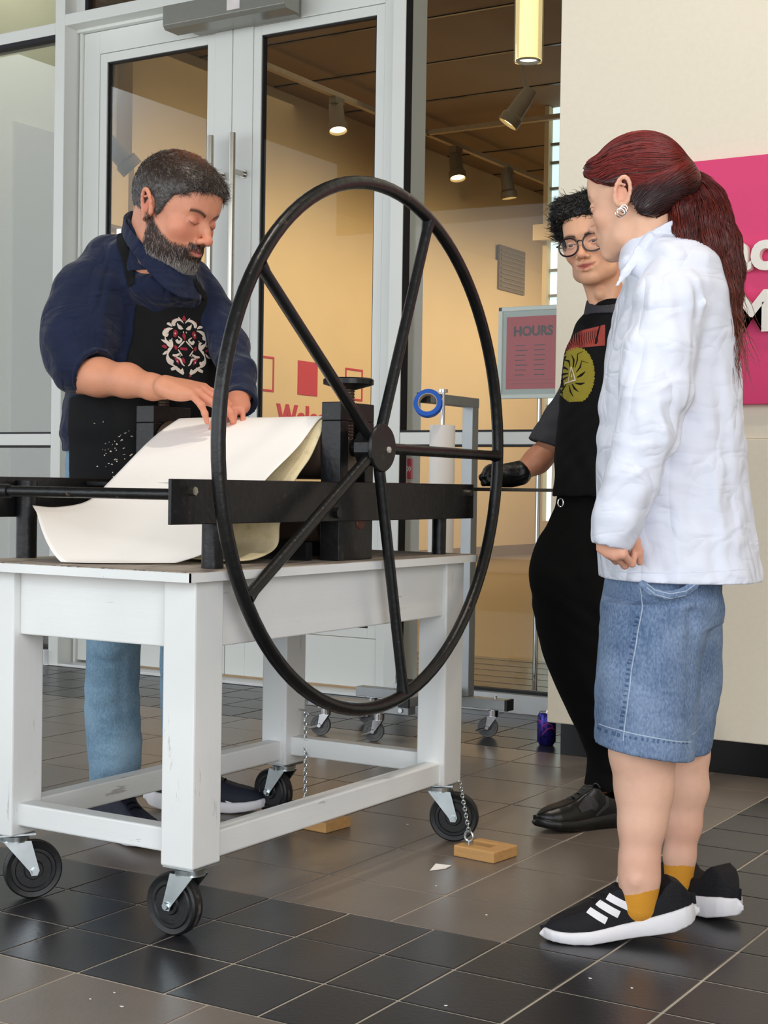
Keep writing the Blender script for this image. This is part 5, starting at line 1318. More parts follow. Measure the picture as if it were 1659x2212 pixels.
    v, ff_, ccc = strands(P, d, np.tile([[0, -1., 0]], (260, 1)), g.uniform(.05, .13, 260), np.full(260, .0008), linc((120, 54, 36))*g.uniform(.6, 1.3, (260, 1)), .16, .1, .05, 8, 6); allp.append((v, ff_)); allc.append(ccc)
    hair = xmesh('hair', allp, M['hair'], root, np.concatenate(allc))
    tw = lambda p: toW([p])[0]
    ring = []
    for a in np.linspace(0, 2*PI, 25)[:-1]: ring.append(tw(tie+np.array([.004*math.cos(a), .019*math.cos(a), .019*math.sin(a)])+np.array([.0, 0, .0])))
    MB().tube(ring, .0055, 8, closed=True).build('hair_band', M['band'], hair, smooth=True)
    er = MB(); e0 = place(np.array([[-.086, -.008, -.026]]), f, c, sc)[0]
    for (dx, dz, r) in ((0, -.010, .0085), (-.004, -.013, .0085), (.003, -.005, .0075)):
        er.tube([tw(e0+np.array([dx+r*math.cos(a), -.004, dz+r*math.sin(a)])) for a in np.linspace(0, 2*PI, 19)[:-1]], .0011, 6, closed=True)
    er.build('earrings', M['silver'], root, smooth=True)
    # coat ------------------------------------------------------------
    cf = vfield((1255, 455, 1660, 1275), 2.72, 3.30, .0046)
    rows = [(505, 1398, 1478, 3.0, .062), (515, 1390, 1500, 3.0, .085), (530, 1379, 1518, 3.02, .11), (575, 1366, 1546, 3.03, .16), (630, 1344, 1566, 3.04, .175), (700, 1322, 1580, 3.04, .17), (780, 1308, 1590, 3.05, .165), (880, 1298, 1599, 3.05, .165),
            (980, 1292, 1606, 3.05, .17), (1080, 1289, 1614, 3.06, .18), (1170, 1292, 1624, 3.06, .19), (1262, 1298, 1640, 3.06, .20)]
    cf.loft(lev(rows, 3.04, .17), k=.01, e=2.25)
    cf.cap(L(1412, 532, 2.975), L(1390, 560, 2.97), .050, .05, k=.02)
    cf.chain(pxc([(1452, 590, 2.915, 56), (1440, 660, 2.88, 66), (1424, 760, 2.865, 72), (1416, 850, 2.85, 72), (1396, 940, 2.84, 64), (1364, 1040, 2.84, 55), (1341, 1110, 2.845, 50), (1322, 1158, 2.85, 47)]), k=.03)
    # sleeve mouth
    n_ = L(1322, 1150, 2.85)-L(1318, 1190, 2.85)
    for wl, am, dr, ph in ((.11, .0035, (1, 0, .9), 0.), (.075, .0022, (.6, 0, -1), 1.3), (.16, .003, (1, .3, .1), 2.), (.05, .0012, (.3, .5, 1), .7)): cf.wave(dr, wl, am, ph, .02)
    Ds = 2.775
    for rows_, r, a in (([(1350, 735, Ds+.02), (1400, 720, Ds), (1440, 735, Ds)], .010, .006), ([(1400, 835, Ds), (1455, 805, Ds), (1490, 800, Ds+.02)], .009, .007), ([(1352, 862, Ds), (1400, 850, Ds), (1440, 852, Ds)], .008, .005),
                        ([(1405, 870, Ds), (1425, 930, Ds), (1437, 985, Ds)], .008, .008), ([(1335, 955, Ds), (1385, 945, Ds), (1440, 950, Ds)], .009, .006), ([(1320, 1040, Ds), (1370, 1005, Ds), (1425, 985, Ds)], .009, .008),
                        ([(1305, 1075, Ds), (1350, 1072, Ds), (1395, 1062, Ds)], .008, .005), ([(1300, 1120, Ds), (1345, 1095, Ds), (1392, 1085, Ds)], .009, .006), ([(1335, 1150, Ds), (1365, 1130, Ds), (1378, 1110, Ds)], .008, .005),
                        ([(1512, 640, Ds+.06), (1508, 720, Ds+.05), (1505, 800, Ds+.04), (1490, 900, Ds+.04)], .009, .010), ([(1480, 900, Ds+.04), (1455, 980, Ds+.04), (1432, 1040, Ds+.05)], .010, .012),
                        ([(1434, 1040, 2.85), (1440, 1120, 2.86), (1452, 1240, 2.86)], .010, .008), ([(1400, 560, 2.86), (1420, 610, 2.82), (1430, 660, 2.81)], .012, .004), ([(1470, 560, 2.84), (1495, 600, 2.84), (1505, 640, 2.84)], .010, .005),
                        ([(1550, 800, 2.90), (1570, 950, 2.90), (1590, 1150, 2.90)], .016, .006), ([(1520, 1000, 2.88), (1540, 1120, 2.88), (1550, 1240, 2.88)], .014, .006)):
        gr(cf, rows_, r, a)
        gr(cf, [(p[0]+14, p[1]+10, p[2]) for p in rows_], r*1.1, -a*.7)
    # undercut between sleeve and body, hem and hollow
    p0 = L(1318, 1186, 2.85); cf2 = cf.d.copy()
    X3, Y3, Z3 = cf.ax[0][:, None, None], cf.ax[1][None, :, None], cf.ax[2][None, None, :]
    # sleeve ends on its own plane: cut sleeve below the cuff only where it stands in front of the coat
    cuff_n = np.array([-.22, 0, -1.]); cuff_n /= np.linalg.norm(cuff_n); pc_ = L(1318, 1183, 2.85)
    pl = (X3-pc_[0])*cuff_n[0]+(Z3-pc_[2])*cuff_n[2]+0*Y3
    body = Field(cf.lo, [a[-1] for a in cf.ax], cf.h); body.loft(lev(rows, 3.04, .17), k=0, e=2.25)
    nb = [min(a, b) for a, b in zip(body.d.shape, cf.d.shape)]; bd = np.ones_like(cf.d); bd[:nb[0], :nb[1], :nb[2]] = body.d[:nb[0], :nb[1], :nb[2]]
    sleeve_only = np.maximum(cf.d, pl.astype(np.float32)); cf.d = np.where(pl > -.004, np.minimum(sleeve_only, np.maximum(bd, cf.d)), cf.d)
    cf.cap(L(1322, 1165, 2.85), L(1316, 1215, 2.85), .030, .033, k=.004, op='sub')
    zb = L(1450, 1250, 3.05)[2]; cf.d = np.maximum(cf.d, (zb-.000+.012*np.clip((L(1340, 1250, 3)[0]-X3)/.05, -1, 0)*0-Z3).astype(np.float32))
    cf.loft([(zb-.03, lev([(1262, 1302, 1636)], 3.06, .19)[0][1], 3.06, .145, .175, 0), (zb+.05, L(1462, 1180, 3.06)[0], 3.06, .13, .16, 0)], k=.004, op='sub')
    V, F = cf.mesh(1); coat = xmesh('lab_coat', [(V, F)], M['coat'], root)
    bv = bvh_of(coat)
    nc = L(1426, 520, 2.985); zz = lambda y: L(1426, y, 2.98)[2]
    Vc, Fc = ring_collar(nc, .058, (-.83, .55), zz(474), zz(548), zz(572), th=.007, flare=.012, lean=(.006, 0)); xmesh('collar', [(Vc, Fc)], M['coat'], coat)
    lp_ = Field(*box_of([L(1370, 510, 2.88), L(1440, 600, 3.0)], .03), .0035); lp_.chain(pxc([(1404, 512, 2.925, 12), (1380, 548, 2.93, 13), (1350, 590, 2.93, 9), (1330, 622, 2.93, 4)]), k=.01, fl=(.7, 1, .5), f=.4)
    Vc, Fc = lp_.mesh(1); xmesh('lapel', [(Vc, Fc)], M['coat'], coat)
    hw_ = .0011
    def ln(pts, w=hw_): return [(*L(x, y, 2.85)[[0, 2]], w) for x, y in pts]
    P_ = lambda pts: ln(pts)
    st_ = [P_([(1300, 1241), (1400, 1240), (1500, 1237), (1634, 1232)]), P_([(1316, 716), (1338, 713)]), P_([(1316, 745), (1334, 743)])]
    seam = mat('coat_seam', (214, 220, 234), .8); tubes_on(bv, [[(a[0]+(b[0]-a[0])*t, a[1]+(b[1]-a[1])*t, hw_) for a, b in zip(q[:-1], q[1:]) for t in np.linspace(0, 1, 12)] for q in st_], 'seam', seam, coat, off=.0004)
    pk = vfield((1285, 960, 1345, 1200), 2.8, 3.0, .004)
    # shorts ------------------------------------------------------------
    sf = vfield((1270, 1215, 1570, 1650), 2.80, 3.38, .0044)
    sf.loft(lev([(1225, 1312, 1550, 3.05, .155), (1290, 1304, 1556, 3.06, .165), (1340, 1300, 1556, 3.06, .16)], 3.05, .16), k=.02)
    sf.loft(lev([(1300, 1302, 1530, 3.0, .12), (1400, 1293, 1520, 2.99, .118), (1500, 1288, 1508, 2.99, .115), (1590, 1285, 1500, 2.99, .112), (1645, 1285, 1496, 2.99, .112)], 3.0, .115), k=.03)
    sf.loft(lev([(1300, 1340, 1556, 3.15, .12), (1400, 1345, 1558, 3.18, .115), (1500, 1350, 1554, 3.2, .11), (1590, 1356, 1538, 3.2, .105), (1622, 1358, 1532, 3.2, .105)], 3.15, .11), k=.02)
    for wl, am, dr, ph in ((.09, .0022, (.4, 0, 1), .2), (.14, .003, (1, 0, .2), 1.), (.05, .001, (.5, .4, 1), 2)): sf.wave(dr, wl, am, ph, .02)
    pA, pB = L(1285, 1603, 2.99), L(1495, 1638, 2.99); d_ = pB-pA; X3, Z3 = sf.ax[0][:, None, None], sf.ax[2][None, None, :]; Y3 = sf.ax[1][None, :, None]
    zl = pA[2]+(X3-pA[0])*d_[2]/d_[0]; zl2 = L(1500, 1620, 3.2)[2]
    sf.d = np.maximum(sf.d, (np.where(Y3 < 3.10, zl, np.maximum(zl2, zl*0+zl2))-Z3).astype(np.float32))
    sf.cap(L(1390, 1560, 2.99), L(1390, 1680, 2.99), .088, .092, k=.003, op='sub'); sf.cap(L(1448, 1560, 3.2), L(1448, 1680, 3.2), .080, .082, k=.003, op='sub')
    gr(sf, [(1497, 1330, 2.89), (1500, 1450, 2.89), (1500, 1620, 2.90)], .012, .010)
    gr(sf, [(1386, 1258, 2.89), (1420, 1276, 2.87), (1470, 1272, 2.87), (1508, 1250, 2.89)], .006, .004)
    V, F = sf.mesh(1); sh = xmesh('denim_shorts', [(V, F)], M['jeans_short'], root); bs = bvh_of(sh)
    def sl(pts, w): return [(*L(a[0]+(b[0]-a[0])*t, a[1]+(b[1]-a[1])*t, 2.9)[[0, 2]], w) for a, b in zip(pts[:-1], pts[1:]) for t in np.linspace(0, 1, 10)]
    tubes_on(bs, [sl([(1387, 1262), (1390, 1290), (1375, 1370), (1362, 1450), (1352, 1540), (1346, 1600)], .0012), sl([(1286, 1573), (1340, 1578), (1400, 1588), (1496, 1606)], .0011), sl([(1499, 1590), (1532, 1588)], .0011)], 'stitching', M['stitch'], sh, off=.0007)
    dl = []
    for i in range(22): y = 1330+i*11.5; x = np.interp(y, [1290, 1370, 1450, 1540, 1600], [1386, 1371, 1358, 1348, 1342]); j = rnd.uniform(-3, 3); dl.append(sl([(x-6+j*.5, y+j), (x+1, y+j+rnd.uniform(-1, 2))], rnd.uniform(.0012, .0036)))
    for i in range(18): x = 1290+i*11.4; y = 1583+(x-1290)*.11; j = rnd.uniform(-2, 2); dl.append(sl([(x+j, y), (x+j+rnd.uniform(3, 7), y+1)], rnd.uniform(.0014, .0040)))
    tubes_on(bs, dl, 'worn_seam_marks', M['denim_dark'], sh, off=.0004)
    lp = Field(*box_of([L(1380, 1250, 2.85), L(1515, 1300, 2.85)], .04), .0028)
    lp.chain([(*L(x, y, 2.868), .0085) for x, y in ((1388, 1262), (1405, 1277), (1440, 1286), (1475, 1279), (1500, 1262), (1508, 1246))], k=.004, fl=(0, 1, 0), f=.5)
    Vl, Fl = lp.mesh(1); lo_ = xmesh('hammer_loop', [(Vl, Fl)], M['jeans_short'], sh)
    tubes_on(bvh_of(lo_), [sl([(1390, 1266), (1408, 1281), (1440, 1290), (1475, 1283), (1502, 1264)], .0009), sl([(1390, 1258), (1408, 1272), (1440, 1280), (1474, 1274), (1498, 1256)], .0009)], 'stitching', M['stitch'], lo_, off=.0005)
    # socks and shoes ----------------------------------------------------
    b1 = L(1276, 2046, 2.99); b1[2] = 0.002; b1[1] = 2.995
    u1, T1 = make_shoe(root, (-1, -.04), b1, math.radians(8), M['shoe_black'], M['sole_white'], sc=.93, laces=M['shoe_black'])
    bu = bvh_of(u1); k_ = lambda x, y: (1100+x/2.968, 1600+y/2.968)
    ss = []
    for a, b in (((508, 1134), (652, 1213)), ((589, 1100), (737, 1176)), ((670, 1066), (817, 1135))):
        p, q = k_(*a), k_(*b); ss.append(sl([p, q], .0072))
    tubes_on(bu, ss, 'white_stripes', M['sole_white'], u1, off=.0012)
    b2 = L(1440, 1950, 3.26); b2 = np.array([L(1452, 1950, 3.2)[0]-.02, 3.30, .002])
    u2, T2 = make_shoe(root, (-.62, .78), b2, math.radians(1), M['shoe_black'], M['sole_white'], sc=1.0)
    for (x, y, D_, r, lo_h) in ((1382, 1922, 2.985, 43.5, 30), (1468, 1868, 3.2, 35, 24)):
        so = Field(*box_of([L(x, y-15, D_), L(x, y+60, D_)], .06), .003); so.cap(L(x, y-10, D_), L(x-2, y+34, D_), r*D_/FPX, r*.86*D_/FPX, k=.004, fl=(0, 1, 0), f=.92); so.plane(L(x, y-16, D_), (.10, 0, 1)); Vs, Fs = so.mesh(1); xmesh('sock', [(Vs, Fs)], M['sock'], root)
    adopt(root); return root
build_woman()

# ------------------------------------------------------------------ YOUNG PERSON IN THE BLACK TEE
def build_boy():
    root = figure('person', L(1300, 1760, 4.1), 'person with black hair and round glasses in a black printed tee')
    a = math.radians(27); f = head_frame((-math.sin(a), -math.cos(a)), math.radians(6), math.radians(-9)); sc = 1.0
    eyem = L(1258, 525, 3.99); c = eyem-(np.array([0, .083, 0])*sc) @ f
    s = head_field(asian=.9, wide=.915, neck=.047, nose=.82, lids=.25, jawd=-.003, mouth=.0055, smile=.004); V, F = s.mesh(2); N = normals(V, F)
    C_ = skin_colors(V, N, (226, 172, 138), (220, 142, 116), (188, 84, 84), dict(brow=.97, browt=.0040, lipup=.003, browc=(24, 18, 16), lashz=.0025, lashc=-14, browarch=.6))
    HV = place(V, f, c, sc); parts = [(HV, F)]; cols = [C_]; sk = linc((200, 138, 106))
    # right forearm and the covered hand underneath
    af = vfield((1090, 880, 1260, 1060), 4.05, 4.4, .0035)
    af.chain(pxc([(1222, 905, 4.25, 28), (1198, 958, 4.255, 30), (1160, 995, 4.24, 28), (1124, 1020, 4.22, 20), (1102, 1027, 4.21, 18)]), k=.015)
    V1, F1 = af.mesh(2); parts.append((V1, F1)); cols.append(np.tile(sk, (len(V1), 1)))
    tf = Field(*box_of([L(1250, 620, 4.1), L(1420, 1700, 4.1)], .17), .011)
    tf.loft(lev([(640, 1290, 1370, 4.1, .05), (700, 1262, 1420, 4.12, .08), (800, 1235, 1425, 4.12, .09), (1000, 1225, 1400, 4.12, .09), (1150, 1215, 1380, 4.12, .10)], 4.1, .09), k=.02)
    tf.chain(pxc([(1275, 730, 4.16, 26), (1262, 820, 4.22, 24), (1224, 905, 4.25, 26)]), k=.02)
    tf.chain(pxc([(1262, 1150, 4.10, 44), (1248, 1320, 4.06, 36), (1285, 1560, 4.07, 26), (1305, 1700, 4.1, 24)]), k=.02); tf.chain(pxc([(1360, 1150, 4.16, 50), (1375, 1400, 4.16, 38), (1390, 1690, 4.2, 30)]), k=.02)
    V3, F3 = tf.mesh(1); parts.append((V3, F3)); cols.append(np.tile(sk, (len(V3), 1)))
    xmesh('body', parts, M['skin'], root, np.concatenate(cols))
    # eyes, slightly open
    P = lambda p: place(np.array([p]), f, c, sc)[0]; tw = lambda p: toW([p])[0]
    for q in (-1, 1):
        e = Field((-.02, -.02, -.02), (.02, .02, .02), .0012); e.ell((0, 0, 0), (.0132, .0128, .0124), k=.001); Ve, Fe = e.mesh(1)
        cc = np.tile(linc((226, 218, 210)), (len(Ve), 1)); d = np.array([q*.10, 1, -.12]); d /= np.linalg.norm(d); iris = (Ve @ d)/np.linalg.norm(Ve, axis=1) > .86; cc[iris] = linc((30, 18, 14))
        xmesh('eyeball', [(place(Ve+np.array([q*.0315, .0728, .0]), f, c, sc), Fe)], M['eye'], root, cc)
    MB().tube([tw(P((x, .0915-18*x*x, -.0618+4*x*x))) for x in np.linspace(-.014, .014, 9)], [.0003, .0008, .0012, .0014, .0015, .0014, .0012, .0008, .0003], 8).build('mouth_gap', M['band'], root, smooth=True)
    # teeth-dark gap of the mouth is in the skin colour; glasses
    gb = MB()
    for q in (-1, 1):
        pts = []
        for t in np.linspace(0, 2*PI, 33)[:-1]:
            x = q*.0345+.0275*math.cos(t); z = -.005+.0245*math.sin(t)*(1+.06*math.cos(2*t)); pts.append(tw(P((x, .102-.22*(abs(x)-.01)**1.0*.55, z))))
        gb.tube(pts, .0023, 8, closed=True)
    gb.tube([tw(P((x, .100+.003*math.cos(x*200), .003+.0035*math.cos(x*190)))) for x in (-.0085, -.004, 0, .004, .0085)], .0018, 8)
    for q in (-1, 1): gb.tube([tw(P(p)) for p in ((q*.0600, .095, .004), (q*.0700, .088, .004), (q*.0775, .05, .004), (q*.0800, .0, .008), (q*.081, -.02, -.004))], [.0024, .0023, .0018, .0016, .0016], 8)
    gl = gb.build('glasses', M['frames'], root, smooth=True)
    for q in (-1, 1):
        lb = MB(); ring = [tw(P((q*.034+.026*math.cos(t), .1010-.22*(abs(q*.034+.026*math.cos(t))-.01)*.55, -.006+.023*math.sin(t)))) for t in np.linspace(0, 2*PI, 25)[:-1]]
        lb.add(ring, [tuple(range(24))]); lb.build('lens', M['lens_glass'], gl)
    # hair
    hs = Field((-.12, -.15, -.10), (.12, .135, .165), .0028)
    hs.ell((0, -.012, .046), (.083, .104, .090), k=.02); hs.cap((-.045, .062, .090), (.045, .062, .094), .027, k=.02); hs.cap((-.05, .04, .105), (.05, .03, .108), .026, k=.02)
    hs.cap((.062, .055, .070), (.078, .035, .040), .020, .012, k=.02); hs.cap((-.062, .055, .070), (-.078, .035, .040), .020, .012, k=.02)
    ya = hs.ax[1][None, :, None]; za = hs.ax[2][None, None, :]; xa = hs.ax[0][:, None, None]
    line = np.interp(ya, [-.15, -.09, -.05, -.02, .0, .015, .03, .05, .07, .10], [-.05, -.05, -.045, -.03, -.01, .004, .026, .050, .068, .074]); hs.d = np.maximum(hs.d, (line-za+0*xa).astype(np.float32)*.8)
    hs.wave((1, .3, .2), .034, .004, .3, .3); hs.wave((.2, 1, .6), .026, .003, 1.7, .3)
    Vh, Fh = hs.mesh(2); Nh = normals(Vh, Fh); Lh = place(Vh, f, c, sc); Nl = Nh @ f; g = np.random.default_rng(21)
    allp = [(Lh, Fh)]; allc = [np.tile(linc((13, 11, 12)), (len(Vh), 1))]
    Pp, fi = scatter(Vh, Fh, np.clip((Vh[:, 2]+.02)/.06, .1, 1), 4200, 31); Nn = Nh[Fh[fi, 0]]; d = np.stack([np.sign(Pp[:, 0])*.35+.45, Pp[:, 1]*0+.35, .15+0*Pp[:, 0]], 1)+g.normal(0, .35, (len(Pp), 3)); d -= Nn*(d*Nn).sum(1)[:, None]; d /= np.linalg.norm(d, axis=1)[:, None]
    v, ff_, cc = strands(place(Pp, f, c, sc), d @ f, Nn @ f, g.uniform(.015, .036, len(Pp)), np.full(len(Pp), .0010), linc((20, 17, 18))*g.uniform(.5, 1.9, (len(Pp), 1)), .28, .0, .38, 6, 9); allp.append((v, ff_)); allc.append(cc)
    xmesh('hair', allp, M['hair'], root, np.concatenate(allc))
    # tee
    t = vfield((1150, 625, 1470, 1090), 3.94, 4.36, .0052)
    t.loft(lev([(650, 1284, 1385, 4.1, .062), (672, 1266, 1410, 4.11, .085), (705, 1243, 1440, 4.12, .105), (760, 1222, 1452, 4.12, .112), (830, 1211, 1450, 4.12, .115), (920, 1203, 1440, 4.12, .118), (1000, 1198, 1434, 4.12, .118), (1074, 1194, 1430, 4.12, .122)], 4.1, .11), k=.01)
    for wl, am, dr, ph in ((.10, .0025, (1, 0, .4), .2), (.06, .0013, (.5, 0, -1), 1.)): t.wave(dr, wl, am, ph, .02)
    V, F = t.mesh(1); tee = xmesh('tee_shirt', [(V, F)], M['tee'], root); bt = bvh_of(tee)
    sf = vfield((1140, 680, 1290, 1000), 4.04, 4.42, .0045); sf.chain(pxc([(1270, 712, 4.11, 27), (1262, 760, 4.17, 34), (1250, 850, 4.24, 40), (1214, 912, 4.26, 42), (1190, 958, 4.26, 45), (1180, 975, 4.26, 46)]), k=.02)
    n0 = L(1196, 930, 4.25)-L(1176, 980, 4.25); sf.plane(L(1183, 962, 4.25), (-.35, 0, -1.)); sf.cap(L(1196, 945, 4.26), L(1172, 990, 4.26), .043, .046, k=.003, op='sub'); sf.wave((.3, 0, 1), .05, .002, 0, .02)
    Vs, Fs = sf.mesh(1); xmesh('sleeve', [(Vs, Fs)], M['tee_grey'], tee)
    nc = L(1324, 640, 4.10); zz = lambda y: L(1324, y, 4.1)[2]
    Vc, Fc = ring_collar(nc, .062, (-.45, -.88), zz(622), zz(662), zz(684), th=.006, flare=.014, h=.0033); xmesh('collar', [(Vc, Fc)], M['tee_grey'], tee)
    Dp = 4.0; k1 = lambda x, y, w=1.: (*L(1190+x/9.615, 660+y/9.615, Dp)[[0, 2]], w*Dp/FPX/9.615)
    def run(pts, n=10):
        o = []
        for p, q in zip(pts[:-1], pts[1:]):
            for u in np.linspace(0, 1, n): o.append(k1(p[0]+(q[0]-p[0])*u, p[1]+(q[1]-p[1])*u, p[2]+(q[2]-p[2])*u))
        return o
    red = [run([(360+i*30, np.interp(i, [0, 12, 26], [620, 470, 380])+(60 if i < 8 else 0)*(8-i)/8, 19), (345+i*30, np.interp(i, [0, 9, 26], [930, 850, 820]), 19)]) for i in range(27)]
    tubes_on(bt, red, 'red_lettering', M['print_red'], tee, off=.0010)
    drk = [run([(420+i*42, 600-i*9, 5), (405+i*42, 700-i*5, 7), (425+i*42, 800-i*3, 4)]) for i in range(15)]+[run([(1060, 390, 14), (960, 780, 24)])]
    tubes_on(bt, drk, 'lettering_gaps', M['tee'], tee, off=.0018)
    yel = []
    for i in range(46):
        y = 845+i*25; h = math.sqrt(max(0, 1-((y-1425)/592)**2)); j = (i*7 % 5)*5; yel.append(run([(575-h*352, y, 16), (575+h*345+j, y-10, 16)], 12))
    tubes_on(bt, yel, 'yellow_disc_print', M['print_yellow'], tee, off=.0010)
    rays = [[(530, 1250, 16), (545, 1100, 22), (510, 980, 4)], [(470, 1230, 10), (460, 1110, 22), (395, 1070, 12)], [(440, 1290, 10), (380, 1230, 24), (290, 1290, 4)], [(440, 1370, 10), (350, 1370, 24), (265, 1440, 4)], [(430, 1440, 10), (330, 1500, 22), (240, 1620, 4)],
            [(400, 1600, 10), (330, 1720, 24), (330, 1860, 8)], [(445, 1620, 8), (470, 1760, 20), (520, 1870, 6)], [(500, 1600, 10), (540, 1690, 22), (620, 1780, 4)], [(560, 1590, 10), (660, 1610, 26), (750, 1590, 6)], [(590, 1470, 10), (680, 1420, 28), (760, 1350, 6)],
            [(580, 1360, 8), (660, 1250, 18), (690, 1120, 6), (830, 1180, 3)], [(560, 1260, 6), (610, 1100, 16), (620, 970, 8), (730, 920, 3)]]
    tubes_on(bt, [run(r) for r in rays], 'black_rays', M['tee'], tee, off=.0020)
    tubes_on(bt, [run([(495, 1230, 12), (440, 1540, 12)]), run([(495, 1230, 12), (560, 1520, 12)]), run([(380, 1580, 14), (570, 1520, 14)]), run([(500, 1400, 10), (500, 1460, 14)])], 'centre_figure', M['print_cream'], tee, off=.0026)
    # trousers
    p = vfield((1125, 1055, 1470, 1740), 3.86, 4.40, .0055)
    p.loft(lev([(1062, 1206, 1410, 4.12, .105), (1110, 1192, 1412, 4.12, .12), (1160, 1168, 1400, 4.10, .13), (1200, 1150, 1340, 4.08, .12), (1245, 1142, 1318, 4.06, .12), (1320, 1153, 1316, 4.05, .11), (1400, 1170, 1322, 4.05, .10), (1480, 1200, 1326, 4.05, .09), (1560, 1238, 1332, 4.06, .08), (1620, 1264, 1338, 4.08, .075), (1650, 1270, 1340, 4.08, .08), (1700, 1262, 1346, 4.08, .085)], 4.08, .1), k=.02)
    p.loft(lev([(1150, 1290, 1440, 4.18, .11), (1300, 1310, 1440, 4.2, .11), (1480, 1320, 1435, 4.2, .1), (1620, 1345, 1432, 4.22, .09), (1705, 1345, 1434, 4.22, .09)], 4.2, .1), k=.02)
    for r_ in ([(1262, 1640, 4.0), (1300, 1652, 3.99), (1340, 1640, 4.0)], [(1262, 1668, 4.0), (1300, 1680, 3.99), (1340, 1672, 4.0)]): gr(p, r_, .012, .010)
    for wl, am, dr, ph in ((.12, .003, (1, 0, .5), .2), (.07, .0016, (.4, 0, 1), 1.)): p.wave(dr, wl, am, ph, .02)
    V, F = p.mesh(1); tr_ = xmesh('trousers', [(V, F)], M['trousers'], root)
    MB().tube([tw(L(1211, 1086, 3.985)+np.array([.007*math.cos(q), 0, .011*math.sin(q)])) for q in np.linspace(0, 2*PI, 17)[:-1]], .0016, 8, closed=True).build('belt_ring', M['silver'], tr_, smooth=True)
    # glove: fist resting on the bed plate
    gf = vfield((1030, 990, 1140, 1062), 4.08, 4.34, .0026)
    gf.chain(pxc([(1122, 1022, 4.22, 27), (1104, 1026, 4.215, 25), (1088, 1028, 4.21, 25)]), k=.01)
    wr = L(1108, 1025, 4.21); hand(gf, wr, (-1, -.25, .12), (.1, -.25, -1), -1, [(.55, 1.5, 1.1), (.6, 1.55, 1.1), (.65, 1.5, 1.1), (.75, 1.4, 1.1)], sc=.72, spread=.04, thumb=(.35, .45, .6), k=.007, r=1.25)
    gf.ell(L(1064, 1024, 4.205), (.030, .036, .029), k=.010); gf.ell(L(1086, 1026, 4.21), (.032, .034, .025), k=.012)
    gr(gf, [(1042, 1018, 4.17), (1060, 1036, 4.16), (1070, 1052, 4.16)], .004, .003); gr(gf, [(1052, 1010, 4.17), (1072, 1026, 4.16), (1084, 1048, 4.16)], .004, .003)
    gf.wave((1, .2, .3), .016, .0012, .4, .1)
    Vg, Fg = gf.mesh(1); xmesh('glove', [(Vg, Fg)], M['glove'], root)
    b = L(1225, 1775, 3.97); b[2] = .002; u, T = make_shoe(root, (-.90, -.42), b, 0, M['shoe_gloss'], M['shoe_gloss'], sc=1.0, laces=M['shoe_grey'])
    bu = bvh_of(u); k2 = lambda x, y, w: (*L(1100+x/2.968, 1600+y/2.968, 3.95)[[0, 2]], w*4/FPX/2.968)
    def run2(pts, n=8): return [k2(*(np.array(p_)*(1-t_)+np.array(q_)*t_)) for p_, q_ in zip(pts[:-1], pts[1:]) for t_ in np.linspace(0, 1, n)]
    tubes_on(bu, [run2([(450, 440, 20), (520, 400, 46), (570, 440, 20)]), run2([(300, 405, 14), (420, 380, 22)]), run2([(540, 300, 14), (640, 340, 16), (640, 430, 14), (560, 490, 8)])], 'grey_overlay', M['shoe_grey'], u, off=.0012)
    b = L(1400, 1760, 4.18); b[2] = .002; make_shoe(root, (-.70, -.70), b, 0, M['shoe_gloss'], M['shoe_gloss'], sc=1.0)
    adopt(root)
build_boy()

